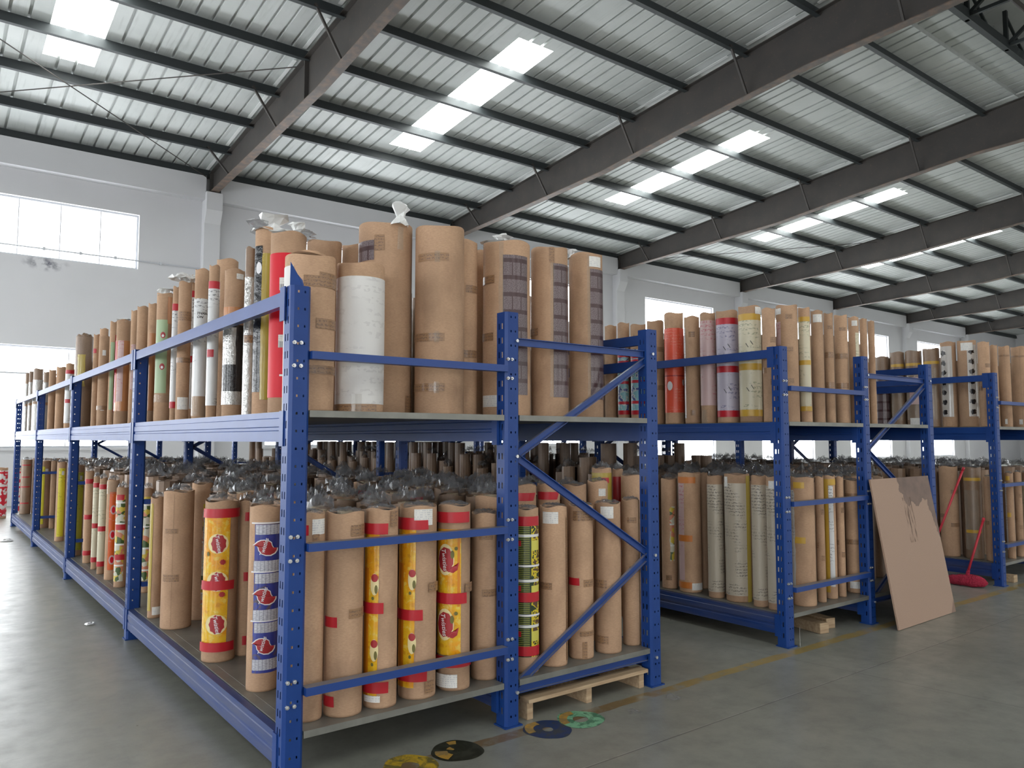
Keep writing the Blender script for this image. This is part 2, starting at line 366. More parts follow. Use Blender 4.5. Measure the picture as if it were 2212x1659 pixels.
# ---------------------------------------------------------------- object helpers
def link(o, parent=None):
    COL.objects.link(o)
    if parent: o.parent = parent
    return o
def empty(name, loc=(0, 0, 0), rz=0.0):
    o = bpy.data.objects.new(name, None); o.location = loc; o.rotation_euler.z = rz
    o.empty_display_size = 0.1; return link(o)
def tag(o, label, cat, group=None, kind=None):
    o['label'] = label; o['category'] = cat
    if group: o['group'] = group
    if kind: o['kind'] = kind
    return o
class MB:
    def __init__(s): s.v = []; s.f = []; s.uv = None
    def add(s, vs, fs):
        k = len(s.v); s.v += [tuple(v) for v in vs]; s.f += [tuple(i + k for i in f) for f in fs]; return s
    def box(s, a, b):
        (x0, y0, z0), (x1, y1, z1) = a, b
        return s.add([(x0,y0,z0),(x1,y0,z0),(x1,y1,z0),(x0,y1,z0),(x0,y0,z1),(x1,y0,z1),(x1,y1,z1),(x0,y1,z1)],
                     [(3,2,1,0),(4,5,6,7),(0,1,5,4),(1,2,6,5),(2,3,7,6),(3,0,4,7)])
    def prism(s, prof, axis, a, b, closed=True):
        """prof: 2D points; axis 'x': prof=(y,z); 'y': prof=(x,z); 'z': prof=(x,y)"""
        def P(p, t): return (t, p[0], p[1]) if axis == 'x' else (p[0], t, p[1]) if axis == 'y' else (p[0], p[1], t)
        n = len(prof); vs = [P(p, a) for p in prof] + [P(p, b) for p in prof]
        fs = [(i, (i + 1) % n, n + (i + 1) % n, n + i) for i in range(n if closed else n - 1)]
        if closed: fs += [tuple(range(n))[::-1], tuple(range(n, 2 * n))]
        return s.add(vs, fs)
    def bar(s, p, q, w, h=None, up=(0, 0, 1)):
        p, q = Vector(p), Vector(q); h = h or w; d = (q - p).normalized(); u = Vector(up)
        x = d.cross(u); x = x.normalized() if x.length > 1e-4 else Vector((1, 0, 0)); y = x.cross(d).normalized()
        vs = [c + x * (sx * w / 2) + y * (sy * h / 2) for c in (p, q) for sx, sy in ((-1,-1),(1,-1),(1,1),(-1,1))]
        return s.add(vs, [(3,2,1,0),(4,5,6,7),(0,1,5,4),(1,2,6,5),(2,3,7,6),(3,0,4,7)])
    def tube(s, p, q, r, n=10, r2=None):
        p, q = Vector(p), Vector(q); d = (q - p).normalized(); x = d.orthogonal().normalized(); y = d.cross(x)
        r2 = r if r2 is None else r2
        vs = [p + (x * math.cos(t) + y * math.sin(t)) * r for t in [2 * math.pi * i / n for i in range(n)]] + \
             [q + (x * math.cos(t) + y * math.sin(t)) * r2 for t in [2 * math.pi * i / n for i in range(n)]]
        return s.add(vs, [(i, (i + 1) % n, n + (i + 1) % n, n + i) for i in range(n)] + [tuple(range(n))[::-1], tuple(range(n, 2 * n))])
    def mesh(s, name, m, smooth=False, uv=None):
        me = bpy.data.meshes.new(name); me.from_pydata(s.v, [], s.f)
        me.materials.append(MATS[m] if isinstance(m, str) else m)
        if uv:
            l = me.uv_layers.new(name='UVMap')
            for lp in me.loops: l.data[lp.index].uv = uv[lp.vertex_index]
        if smooth: me.polygons.foreach_set('use_smooth', [True] * len(me.polygons))
        me.update(); return me
    def build(s, name, m, parent=None, smooth=False, uv=None, bevel=0.0):
        o = bpy.data.objects.new(name, s.mesh(name, m, smooth, uv))
        if bevel:
            b = o.modifiers.new('bevel', 'BEVEL'); b.width = bevel; b.segments = 2; b.limit_method = 'ANGLE'
        return link(o, parent)
def struct(o): o['kind'] = 'structure'; return o
# ================================================================ building
YW = 22.0                      # inner face of the eaves wall
RX = [6.15 + 8.0 * k for k in range(-2, 7)]      # rafter lines
def ztop(Y):                   # top of rafters, ridge at Y = 5
    return 8.95 + 0.095 * (YW - Y) if Y >= 5 else 8.95 + 0.095 * (YW - (10 - Y))
def zlow(Y):
    Y = Y if Y >= 5 else 10 - Y
    pts = [(5, 9.30), (8.5, 9.24), (11.8, 8.97), (14.5, 8.70), (18, 8.56), (22, 8.42)]
    for (a, za), (b, zb) in zip(pts, pts[1:]):
        if a <= Y <= b: return za + (zb - za) * (Y - a) / (b - a)
    return 9.3
X0, X1, YF = -10.2, 63.0, -12.0
fl = MB().add([(X0, YF, 0), (X1, YF, 0), (X1, YW + 0.3, 0), (X0, YW + 0.3, 0), (X0, YF, -0.2), (X1, YF, -0.2), (X1, YW + 0.3, -0.2), (X0, YW + 0.3, -0.2)],
              [(0, 1, 2, 3), (7, 6, 5, 4), (0, 4, 5, 1), (1, 5, 6, 2), (2, 6, 7, 3), (3, 7, 4, 0)])
struct(fl.build('floor', 'concrete'))

def wall_with_openings(name, axis, at, thick, u0, u1, ztop_, holes):
    """axis 'y': wall in the XZ plane at Y=at..at+thick; holes: (ua, ub, za, zb)"""
    us = sorted({u0, u1, *[h[0] for h in holes], *[h[1] for h in holes]})
    zs = sorted({0.0, ztop_, *[h[2] for h in holes], *[h[3] for h in holes]})
    mb = MB()
    for a, b in zip(us, us[1:]):
        for c, d in zip(zs, zs[1:]):
            um, zm = (a + b) / 2, (c + d) / 2
            if any(h[0] < um < h[1] and h[2] < zm < h[3] for h in holes): continue
            if axis == 'y': mb.box((a, at, c), (b, at + thick, d))
            else: mb.box((at, a, c), (at + thick, b, d))
    return struct(mb.build(name, 'wall_white'))
win_n = [0]
def window(u0, u1, z0, z1, at, mull, pane='pane_daylight', axis='y', transom=None):
    win_n[0] += 1
    f = MB(); t = 0.045
    def bx(a, b, c, d):
        if axis == 'y': f.box((a, at - 0.03, c), (b, at + 0.03, d))
        else: f.box((at - 0.03, a, c), (at + 0.03, b, d))
    bx(u0, u1, z0, z0 + t); bx(u0, u1, z1 - t, z1); bx(u0, u0 + t, z0 + t, z1 - t); bx(u1 - t, u1, z0 + t, z1 - t)
    for k in range(1, mull):
        x = u0 + (u1 - u0) * k / mull; bx(x - 0.011, x + 0.011, z0 + t, z1 - t)
    if transom: bx(u0 + t, u1 - t, transom - 0.02, transom + 0.02)
    fr = struct(f.build('window_%d' % win_n[0], 'window_metal'))
    p = MB(); e = 0.035
    if axis == 'y': p.box((u0 + e, at + e, z0 + e), (u1 - e, at + e + 0.01, z1 - e))
    else: p.box((at - e, u0 + e, z0 + e), (at - e - 0.01, u1 - e, z1 - e)) if at < 0 else p.box((at + e, u0 + e, z0 + e), (at + e + 0.01, u1 - e, z1 - e))
    p.build('pane', pane, fr)
holes = []
for k in range(-1, 7):
    c = 2.1 + 8.0 * k
    holes += [(c - 2.25, c + 2.25, 6.08, 7.54), (c - 2.25, c + 2.25, 1.38 if k < 3 else 0.55, 3.88)]
wall_with_openings('wall_back', 'y', YW, 0.28, X0, X1, 9.05, holes)
for i, (a, b, c, d) in enumerate(holes):
    up = c > 5
    window(a, b, c, d, YW + 0.14, 5 if up else 3, 'pane_daylight_up' if up else 'pane_daylight', transom=None if up else 3.2)
sill = MB()
for h in holes:
    if h[2] < 5: sill.box((h[0] - 0.05, YW - 0.05, h[2] - 0.06), (h[1] + 0.05, YW + 0.1, h[2]))
struct(sill.build('trim_1', 'wall_white'))
# concrete ring beam above the windows
rb = MB()
for a, b in zip(RX, RX[1:]): rb.box((a + 0.2, YW - 0.30, 8.2), (b - 0.2, YW, 8.86))
struct(rb.build('trim_2', 'wall_white'))
# columns with a flared head under each rafter
for x in RX[1:]:
    c = MB(); w = 0.22
    c.prism([(YW - 0.26, 0), (YW - 0.26, 7.55), (YW - 0.44, 7.9), (YW - 0.44, 8.40), (YW, 8.40), (YW, 0)], 'x', x - w, x + w)
    o = struct(c.build('column', 'wall_white', bevel=0.01))
fh = []
for k in range(-1, 7):
    c = 2.1 + 8.0 * k
    fh += [(c - 2.6, c + 2.6, 1.2, 4.2), (c - 2.25, c + 2.25, 6.0, 7.5)]
wall_with_openings('wall_front', 'y', YF - 0.28, 0.28, X0, X1, 9.05, fh)
for a, b, c, d in fh:  # unseen windows, added to light the rack ends from behind the camera
    win_n[0] += 1
    f = MB(); y = YF - 0.14; t = 0.05
    for q in ((a, b, c, c + t), (a, b, d - t, d), (a, a + t, c, d), (b - t, b, c, d), ((a + b) / 2 - t / 2, (a + b) / 2 + t / 2, c, d)):
        f.box((q[0], y - 0.03, q[2]), (q[1], y + 0.03, q[3]))
    fr = struct(f.build('window_%d' % win_n[0], 'window_metal'))
    MB().box((a + 0.03, y - 0.05, c + 0.03), (b - 0.03, y - 0.04, d - 0.03)).build('pane', 'fill_pane_front', fr)
lh = [(15.2, 20.6, 0.02, 4.3), (7.0, 12.0, 1.3, 4.0), (-1.0, 4.0, 1.3, 4.0), (-9.0, -4.0, 1.3, 4.0)]
wall_with_openings('wall_left', 'x', X0 - 0.28, 0.28, YF, YW + 0.28, 9.6, lh)
for a, b, c, d in lh: window(a, b, c, d, X0 - 0.14, 3, 'pane_daylight', axis='x')  # unseen glowing windows, added for light from the left
wall_with_openings('wall_right', 'x', X1, 0.28, YF, YW + 0.28, 9.6, [(6, 12, 1.2, 4)])
window(6, 12, 1.2, 4, X1 + 0.14, 3, 'pane_daylight', axis='x')

# corrugated roof sheets
def rib_profile(x0, x1):
    pts = [(x0, 0.0)]; n = math.ceil((x0 - 0.0) / 0.32)
    k = n
    while True:
        c = k * 0.32
        if c + 0.045 > x1: break
        if c - 0.045 > x0: pts += [(c - 0.032, 0.0), (c - 0.024, 0.055), (c + 0.024, 0.055), (c + 0.032, 0.0)]
        k += 1
    pts.append((x1, 0.0)); return pts
def sheet(mb, x0, x1, ya, yb):
    P = rib_profile(x0, x1)
    vs = [(x, y, ztop(y) + 0.165 + dz) for y in (ya, yb) for x, dz in P]; n = len(P)
    mb.add(vs, [(i, i + 1, n + i + 1, n + i) for i in range(n - 1)])
SKY_A, SKY_B = 12.35, 18.0
roof = MB(); RIDGE = 6.5
edges = [X0 - 0.2] + [v for k in range(-1, 7) for v in (2.1 + 8 * k - 0.475, 2.1 + 8 * k + 0.475)] + [X1 + 0.2]
for side in (1, -1):
    f = (lambda y: y) if side == 1 else (lambda y: 10 - y)
    for i, (a, b) in enumerate(zip(edges, edges[1:])):
        if i % 2 == 0: sheet(roof, a, b, f(RIDGE), f(YW + 0.3))
        else: sheet(roof, a, b, f(RIDGE), f(SKY_A)); sheet(roof, a, b, f(SKY_B), f(YW + 0.3))
struct(roof.build('ceiling', 'roof_sheet'))
for side in (1, -1):
    f = (lambda y: y) if side == 1 else (lambda y: 10 - y)
    for k in range(-1, 7):
        c = 2.1 + 8 * k; mb = MB(); sheet(mb, c - 0.475, c + 0.475, f(SKY_A), f(SKY_B))
        win_n[0] += 1
        struct(mb.build('window_%d' % win_n[0], 'skylight_milky'))
# dull smudged ends of the skylight sheets
# ridge ventilator: raised roof on a light lattice
mr = MB()
mr.add([(X0, 7.4, 10.95), (X1, 7.4, 10.95), (X1, 5, 11.55), (X0, 5, 11.55), (X1, 2.6, 10.95), (X0, 2.6, 10.95)], [(0, 1, 2, 3), (3, 2, 4, 5)])
mr.add([(X0, 7.4, 10.4), (X1, 7.4, 10.4), (X1, 7.4, 10.95), (X0, 7.4, 10.95)], [(0, 1, 2, 3)])
mr.add([(X0, 2.6, 10.4), (X1, 2.6, 10.4), (X1, 2.6, 10.95), (X0, 2.6, 10.95)], [(0, 1, 2, 3)])
struct(mr.build('ridge_ventilator_roof', 'roof_sheet'))
for Y in (6.45, 3.55):
    b = MB(); b.box((X0, Y - 0.06, 10.20), (X1, Y + 0.06, 10.40)); struct(b.build('ridge_beam', 'purlin_steel'))
for Y in (5.6, 4.4):
    b = MB(); b.tube((X0, Y, 10.25), (X1, Y, 10.25), 0.05); struct(b.build('ridge_rail', 'rafter_steel'))
la = MB(); x = X0 + 0.95
while x < 45:
    for Y in (6.45, 3.55):
        la.bar((x, Y, 10.2), (x, Y, 11.1), 0.08)
    la.bar((x, 6.45, 10.3), (x, 5.0, 11.4), 0.07); la.bar((x, 3.55, 10.3), (x, 5.0, 11.4), 0.07); la.bar((x, 6.45, 10.3), (x, 3.55, 10.3), 0.07)
    la.bar((x, 6.45, 11.0), (x + 1, 6.45, 10.4), 0.05)
    x += 2.0
struct(la.build('ridge_lattice', 'purlin_steel'))
# rafters: tapered I-sections with stiffeners and fly braces
PY = [21.95 - 1.71 * k for k in range(10)]
for ri, x in enumerate(RX):
    ys = [21.8, 18, 14.5, 11.8, 8.5, 5, 1.5, -1.8, -4.5, -8, -11.8]
    w = MB(); vs = []
    for y in ys: vs += [(x - 0.008, y, zlow(y)), (x - 0.008, y, ztop(y)), (x + 0.008, y, ztop(y)), (x + 0.008, y, zlow(y))]
    n = len(ys); w.add(vs, [(4*i+j, 4*i+(j+1)%4, 4*i+4+(j+1)%4, 4*i+4+j) for i in range(n - 1) for j in range(4)] + [(0,1,2,3), tuple(4*(n-1)+j for j in (3,2,1,0))])
    R = struct(w.build('rafter', 'rafter_steel'))
    for nm, zf, s in (('bottom_flange', zlow, -1), ('top_flange', ztop, 1)):
        g = MB(); vs = []
        for y in ys:
            z = zf(y); vs += [(x - 0.11, y, z - 0.009), (x - 0.11, y, z + 0.009), (x + 0.11, y, z + 0.009), (x + 0.11, y, z - 0.009)]
        g.add(vs, [(4*i+j, 4*i+(j+1)%4, 4*i+4+(j+1)%4, 4*i+4+j) for i in range(n - 1) for j in range(4)] + [(0,1,2,3), tuple(4*(n-1)+j for j in (3,2,1,0))])
        g.build(nm, 'flange_steel' if s < 0 else 'rafter_steel', R)
    for y in ((21.75, 15.1, 5.0) if ri == 2 else (21.75, 5.0)):
        st = MB(); st.box((x - 0.10, y - 0.02, zlow(y)), (x + 0.10, y + 0.02, ztop(y))); st.build('stiffener_plate', 'rafter_steel', R)
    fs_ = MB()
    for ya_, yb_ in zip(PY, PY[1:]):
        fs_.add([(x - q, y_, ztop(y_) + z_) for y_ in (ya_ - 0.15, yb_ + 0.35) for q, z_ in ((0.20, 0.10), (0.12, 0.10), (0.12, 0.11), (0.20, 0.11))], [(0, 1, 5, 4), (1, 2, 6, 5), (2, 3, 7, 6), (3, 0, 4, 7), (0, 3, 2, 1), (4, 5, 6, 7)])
    fs_.build('bright_slit_strip', 'slit_white', R)  # added white strip, paints the bright slit above the rafter top
    ab = [y for i, y in enumerate(PY) if i % 2 == 1]
    for y in ab:
        for s in ((-1, 1) if ri == 2 else (-1,)):
            b = MB(); b.bar((x + s * 0.62, y - 0.06, ztop(y) + 0.02), (x + s * 0.06, y - 0.06, zlow(y) + 0.03), 0.045, 0.045)
            b.build('fly_brace', 'rafter_steel', R)
for y in PY:                   # Z-purlins, then the same on the far slope
    for yy, s in ((y, 1), (10 - y, -1)):
        z = ztop(yy); p = MB()
        prof = [(yy - 0.10, z - 0.07), (yy + 0.004, z - 0.07), (yy + 0.004, z + 0.152), (yy + 0.09, z + 0.152), (yy + 0.09, z + 0.163), (yy - 0.004, z + 0.163), (yy - 0.004, z - 0.058), (yy - 0.10, z - 0.058)]
        p.prism(prof, 'x', X0, X1)
        struct(p.build('purlin', 'purlin_steel'))
ev = MB().box((X0, YW - 0.10, 8.88), (X1, YW + 0.02, 9.06)); struct(ev.build('eaves_purlin', 'purlin_steel'))
for p, q in (((6.05, 21.7, 8.78), (-1.75, 15.0, 9.45)), ((6.05, 15.2, 9.45), (-1.75, 21.7, 8.78)),
             ((30.0, 15.2, 9.45), (22.3, 21.7, 8.78))):
    b = MB(); b.tube(p, q, 0.012, 8); struct(b.build('tie_rod', 'rafter_steel'))
# conduit across the upper window
cd = MB(); cd.tube((-1.6, YW - 0.025, 6.30), (5.9, YW - 0.025, 6.30), 0.020)
pc = cd.build('conduit_pipe', 'window_metal'); tag(pc, 'thin grey conduit pipe running across the bright upper window at left', 'pipe')
for x in (2.2, 3.0, 3.8, 4.9): MB().box((x - 0.03, YW - 0.05, 6.26), (x + 0.03, YW - 0.001, 6.34)).build('pipe_clamp', 'window_metal', pc)
for i, x in enumerate((24.98,)):
    v = MB(); v.tube((x, YW - 0.20, 8.30), (x, YW - 0.15, 8.30), 0.14, 20)
    t = v.build('vent_cover', 'window_metal'); tag(t, 'small round grey vent on the white ring beam', 'vent')

# ================================================================ racks
BAY = 3.34; YR = 3.54
def panel(mb, o, u, v, W_, H_, cols, pitch, hh, z0=0.06):
    o, u, v = Vector(o), Vector(u), Vector(v)
    us = [0.0]
    for c, hw in cols: us += [c - hw, c + hw]
    us.append(W_); zs = [0.0]; z = z0
    while z + hh < H_ - 0.01: zs += [z - hh, z + hh]; z += pitch
    zs.append(H_)
    nu, nz = len(us), len(zs)
    vs = [o + u * a + v * b for b in zs for a in us]
    fs = [(j*nu+i, j*nu+i+1, (j+1)*nu+i+1, (j+1)*nu+i) for j in range(nz-1) for i in range(nu-1) if not (i % 2 == 1 and j % 2 == 1)]
    mb.add(vs, fs)
PH = 2.33; PW, PD, PB = 0.10, 0.088, 0.014
def post_mesh():
    mb = MB(); w, d, b = PW / 2, PD / 2, PB
    up = (0, 0, 1)
    panel(mb, (-w + b, -d, 0), (1, 0, 0), up, PW - 2 * b, PH, [(0.022, 0.0048), (0.054, 0.0036)], 0.083, 0.0058)
    panel(mb, (-w, d, 0), (0, -1, 0), up, PD - b, PH, [(0.022, 0.005), (0.052, 0.005)], 0.083, 0.017, 0.09)
    panel(mb, (w, -d + b, 0), (0, 1, 0), up, PD - b, PH, [(0.022, 0.005), (0.052, 0.005)], 0.083, 0.017, 0.09)
    for sx in (-1, 1):
        mb.add([(sx * (w - b), -d, 0), (sx * (w - b), -d, PH), (sx * w, -d + b, PH), (sx * w, -d + b, 0)], [(0, 1, 2, 3)])
        mb.add([(sx * w, d, 0), (sx * w, d, PH), (sx * (w - 0.025), d, PH), (sx * (w - 0.025), d, 0)], [(0, 1, 2, 3)])
    return mb.mesh('upright_post', 'blue_steel')
POST = post_mesh()
def bolts(x, z, parent, y=YR - PD / 2, sx=-1):
    mb = MB()
    mb.tube((x, y, z), (x, y - 0.012, z), 0.011, 6); mb.tube((x, y - 0.012, z), (x, y - 0.02, z), 0.006, 8)
    mb.build('bolt', 'bolt_zinc', parent)
def beam(x, ya, yb, z, parent, sgn):
    """box beam with pressed grooves; outer face looks towards sgn * X"""
    def X(v): return x + sgn * v
    pr = [(X(0), z), (X(0.045), z), (X(0.045), z + 0.052), (X(0.040), z + 0.056), (X(0.040), z + 0.070), (X(0.045), z + 0.074),
          (X(0.045), z + 0.112), (X(0.041), z + 0.116), (X(0.041), z + 0.145), (X(0), z + 0.145)]
    if sgn < 0: pr = pr[::-1]
    mb = MB(); mb.prism(pr, 'y', ya, yb); o = mb.build('beam', 'blue_steel_worn' if z < 1 else 'blue_steel', parent)
    for y, s in ((ya, 1), (yb, -1)):
        c = MB(); c.box((min(X(0.035), X(0.052)), y - 0.02 * (s < 0) - 0.03 * (s > 0), z - 0.02), (max(X(0.035), X(0.052)), y + 0.03 * (s < 0) + 0.02 * (s > 0), z + 0.148))
        c.build('beam_connector', 'blue_steel', o)
    return o
def cross_rail(xa, xb, y, z, parent):
    y = y - 0.037; MB().prism([(y - 0.028, z - 0.019), (y + 0.028, z - 0.019), (y + 0.028, z + 0.019), (y - 0.028, z + 0.019)], 'x', xa, xb).build('cross_rail', 'blue_steel_dusty', parent)
def brace(p, q, parent, w=0.045):
    p, q = Vector(p), Vector(q); d = (q - p).normalized(); n = Vector((0, 1, 0)); t = d.cross(n).normalized()
    mb = MB(); vs = []
    prof = [(-w/2, 0), (-w/2, -0.02), (w/2, -0.02), (w/2, 0), (w/2 - 0.004, 0), (w/2 - 0.004, -0.016), (-w/2 + 0.004, -0.016), (-w/2 + 0.004, 0)]
    prof = [(a, -0.014 - b) for a, b in prof]
    vs = [c + t * a + n * b for c in (p, q) for a, b in prof]; k = len(prof)
    mb.add(vs, [(i, (i+1) % k, k + (i+1) % k, k + i) for i in range(k)] + [tuple(range(k))[::-1], tuple(range(k, 2*k))])
    mb.build('brace', 'blue_steel_dusty', parent)
def rack(label, xs, nbay, y0=YR):
    root = tag(empty('storage_rack', (xs[1], y0 + nbay * BAY / 2, 0)), label, 'rack', 'blue two-level storage racks'); bpy.context.view_layer.update()
    org = root.location.copy()
    root.location = (0, 0, 0)
    for f in range(nbay + 1):
        y = y0 + f * BAY
        for i, x in enumerate(xs):
            p = bpy.data.objects.new('upright_post', POST); p.location = (x, y, 0); link(p, root)
            MB().box((-0.06, -0.055, 0.001), (0.06, 0.055, 0.008)).build('foot_plate', 'blue_steel', p)
            if f == 0 and i < 2:
                for z in (2.0, 1.09, 0.43):
                    for dz in (0.055, -0.055):
                        for dx in ((-0.033, 0.0) if i == 0 else (-0.04, -0.012)):
                            b = MB(); yy = -PD / 2
                            b.tube((dx, yy, z + dz), (dx, yy - 0.010, z + dz), 0.010, 6); b.tube((dx, yy - 0.01, z + dz), (dx, yy - 0.018, z + dz), 0.005, 8)
                            b.build('bolt', 'bolt_zinc', p)
            if f == 0 and i == 0: FIRST.append(p)
        for z in ((2.0, 1.09, 0.43) if f == 0 else (1.09, 0.43)):
            cross_rail(xs[0] + PW / 2, xs[1] - PW / 2, y, z, root)
        a, b = xs[1] + 0.045, xs[2] - 0.02
        for p, q in (((a, 2.165), (b, 2.165)), ((a, 1.50), (b, 2.13)), ((a, 1.50), (b, 0.84)), ((a, 0.205), (b, 0.84)), ((a, 0.185), (b, 0.185))):
            brace((p[0], y, p[1]), (q[0], y, q[1]), root)
        if f == 0:
            for x, z in ((a - 0.02, 2.165), (b + 0.01, 2.165), (a - 0.02, 1.50), (b + 0.01, 0.84), (b + 0.01, 0.185), (a - 0.02, 0.185)):
                t = MB(); t.tube((x, y - PD/2 - 0.001, z), (x, y - PD/2 - 0.012, z), 0.010, 8); t.build('bolt', 'bolt_zinc', root)
    for k in range(nbay):
        ya, yb = y0 + k * BAY + PD / 2, y0 + (k + 1) * BAY - PD / 2
        for z in (0.095, 1.585):
            beam(xs[0] - 0.005, ya, yb, z, root, -1); beam(xs[1] - 0.02, ya, yb, z, root, -1); beam(xs[2] + 0.005, ya, yb, z, root, 1)
            for i in (0, 1):
                d = MB(); zt = z + 0.145
                yA, yB = ya - (0.075 if k == 0 else 0.08), yb + (0.005)
                d.box((xs[i] + 0.055, yA, zt - 0.012), (xs[i + 1] - 0.055, yB, zt + 0.006))
                if k == 0: d.box((xs[i] + 0.055, yA - 0.004, zt - 0.026), (xs[i + 1] - 0.055, yA, zt + 0.006))
                d.build('deck_panel', 'galvanised', root)
            # inner part of the decks out to the beams
                e = MB(); e.box((xs[i] - 0.0, ya + 0.002, zt - 0.010), (xs[i] + 0.055, yb - 0.002, zt + 0.005)); e.box((xs[i+1] - 0.055, ya + 0.002, zt - 0.010), (xs[i+1] - 0.0, yb - 0.002, zt + 0.005))
                e.build('deck_strip', 'galvanised', root)
        for x, zz, nm in ((xs[0] - PW / 2 + 0.012, 2.275, 'guard_rail'), (xs[2] + PW / 2 - 0.012, 2.275, 'guard_rail'), (xs[2] + PW / 2 - 0.012, 2.10, 'guard_rail')):
            g = MB(); g.box((x - 0.018, ya, zz - 0.034), (x + 0.018, yb, zz + 0.034)); go = g.build(nm, 'blue_steel', root)
            for yy in (ya, yb):
                q = MB(); s = -1 if x < xs[1] else 1
                q.box((x + s * 0.018, yy - 0.03, zz - 0.11), (x + s * 0.024, yy + 0.03, zz + 0.055)); q.build('beam_connector', 'blue_steel', go)
    return root
FIRST = []
RX1, RX2, RX3 = (1.41, 2.68, 3.86), (5.38, 6.62, 7.84), (9.42, 10.68, 11.9)
rack('nearest blue steel rack with brown rolls, its bent corner post in the foreground', RX1, 4)
rack('second blue steel rack, across the aisle behind the leaning board', RX2, 4)
rack('third blue steel rack at the right edge, behind the mops', RX3, 4)
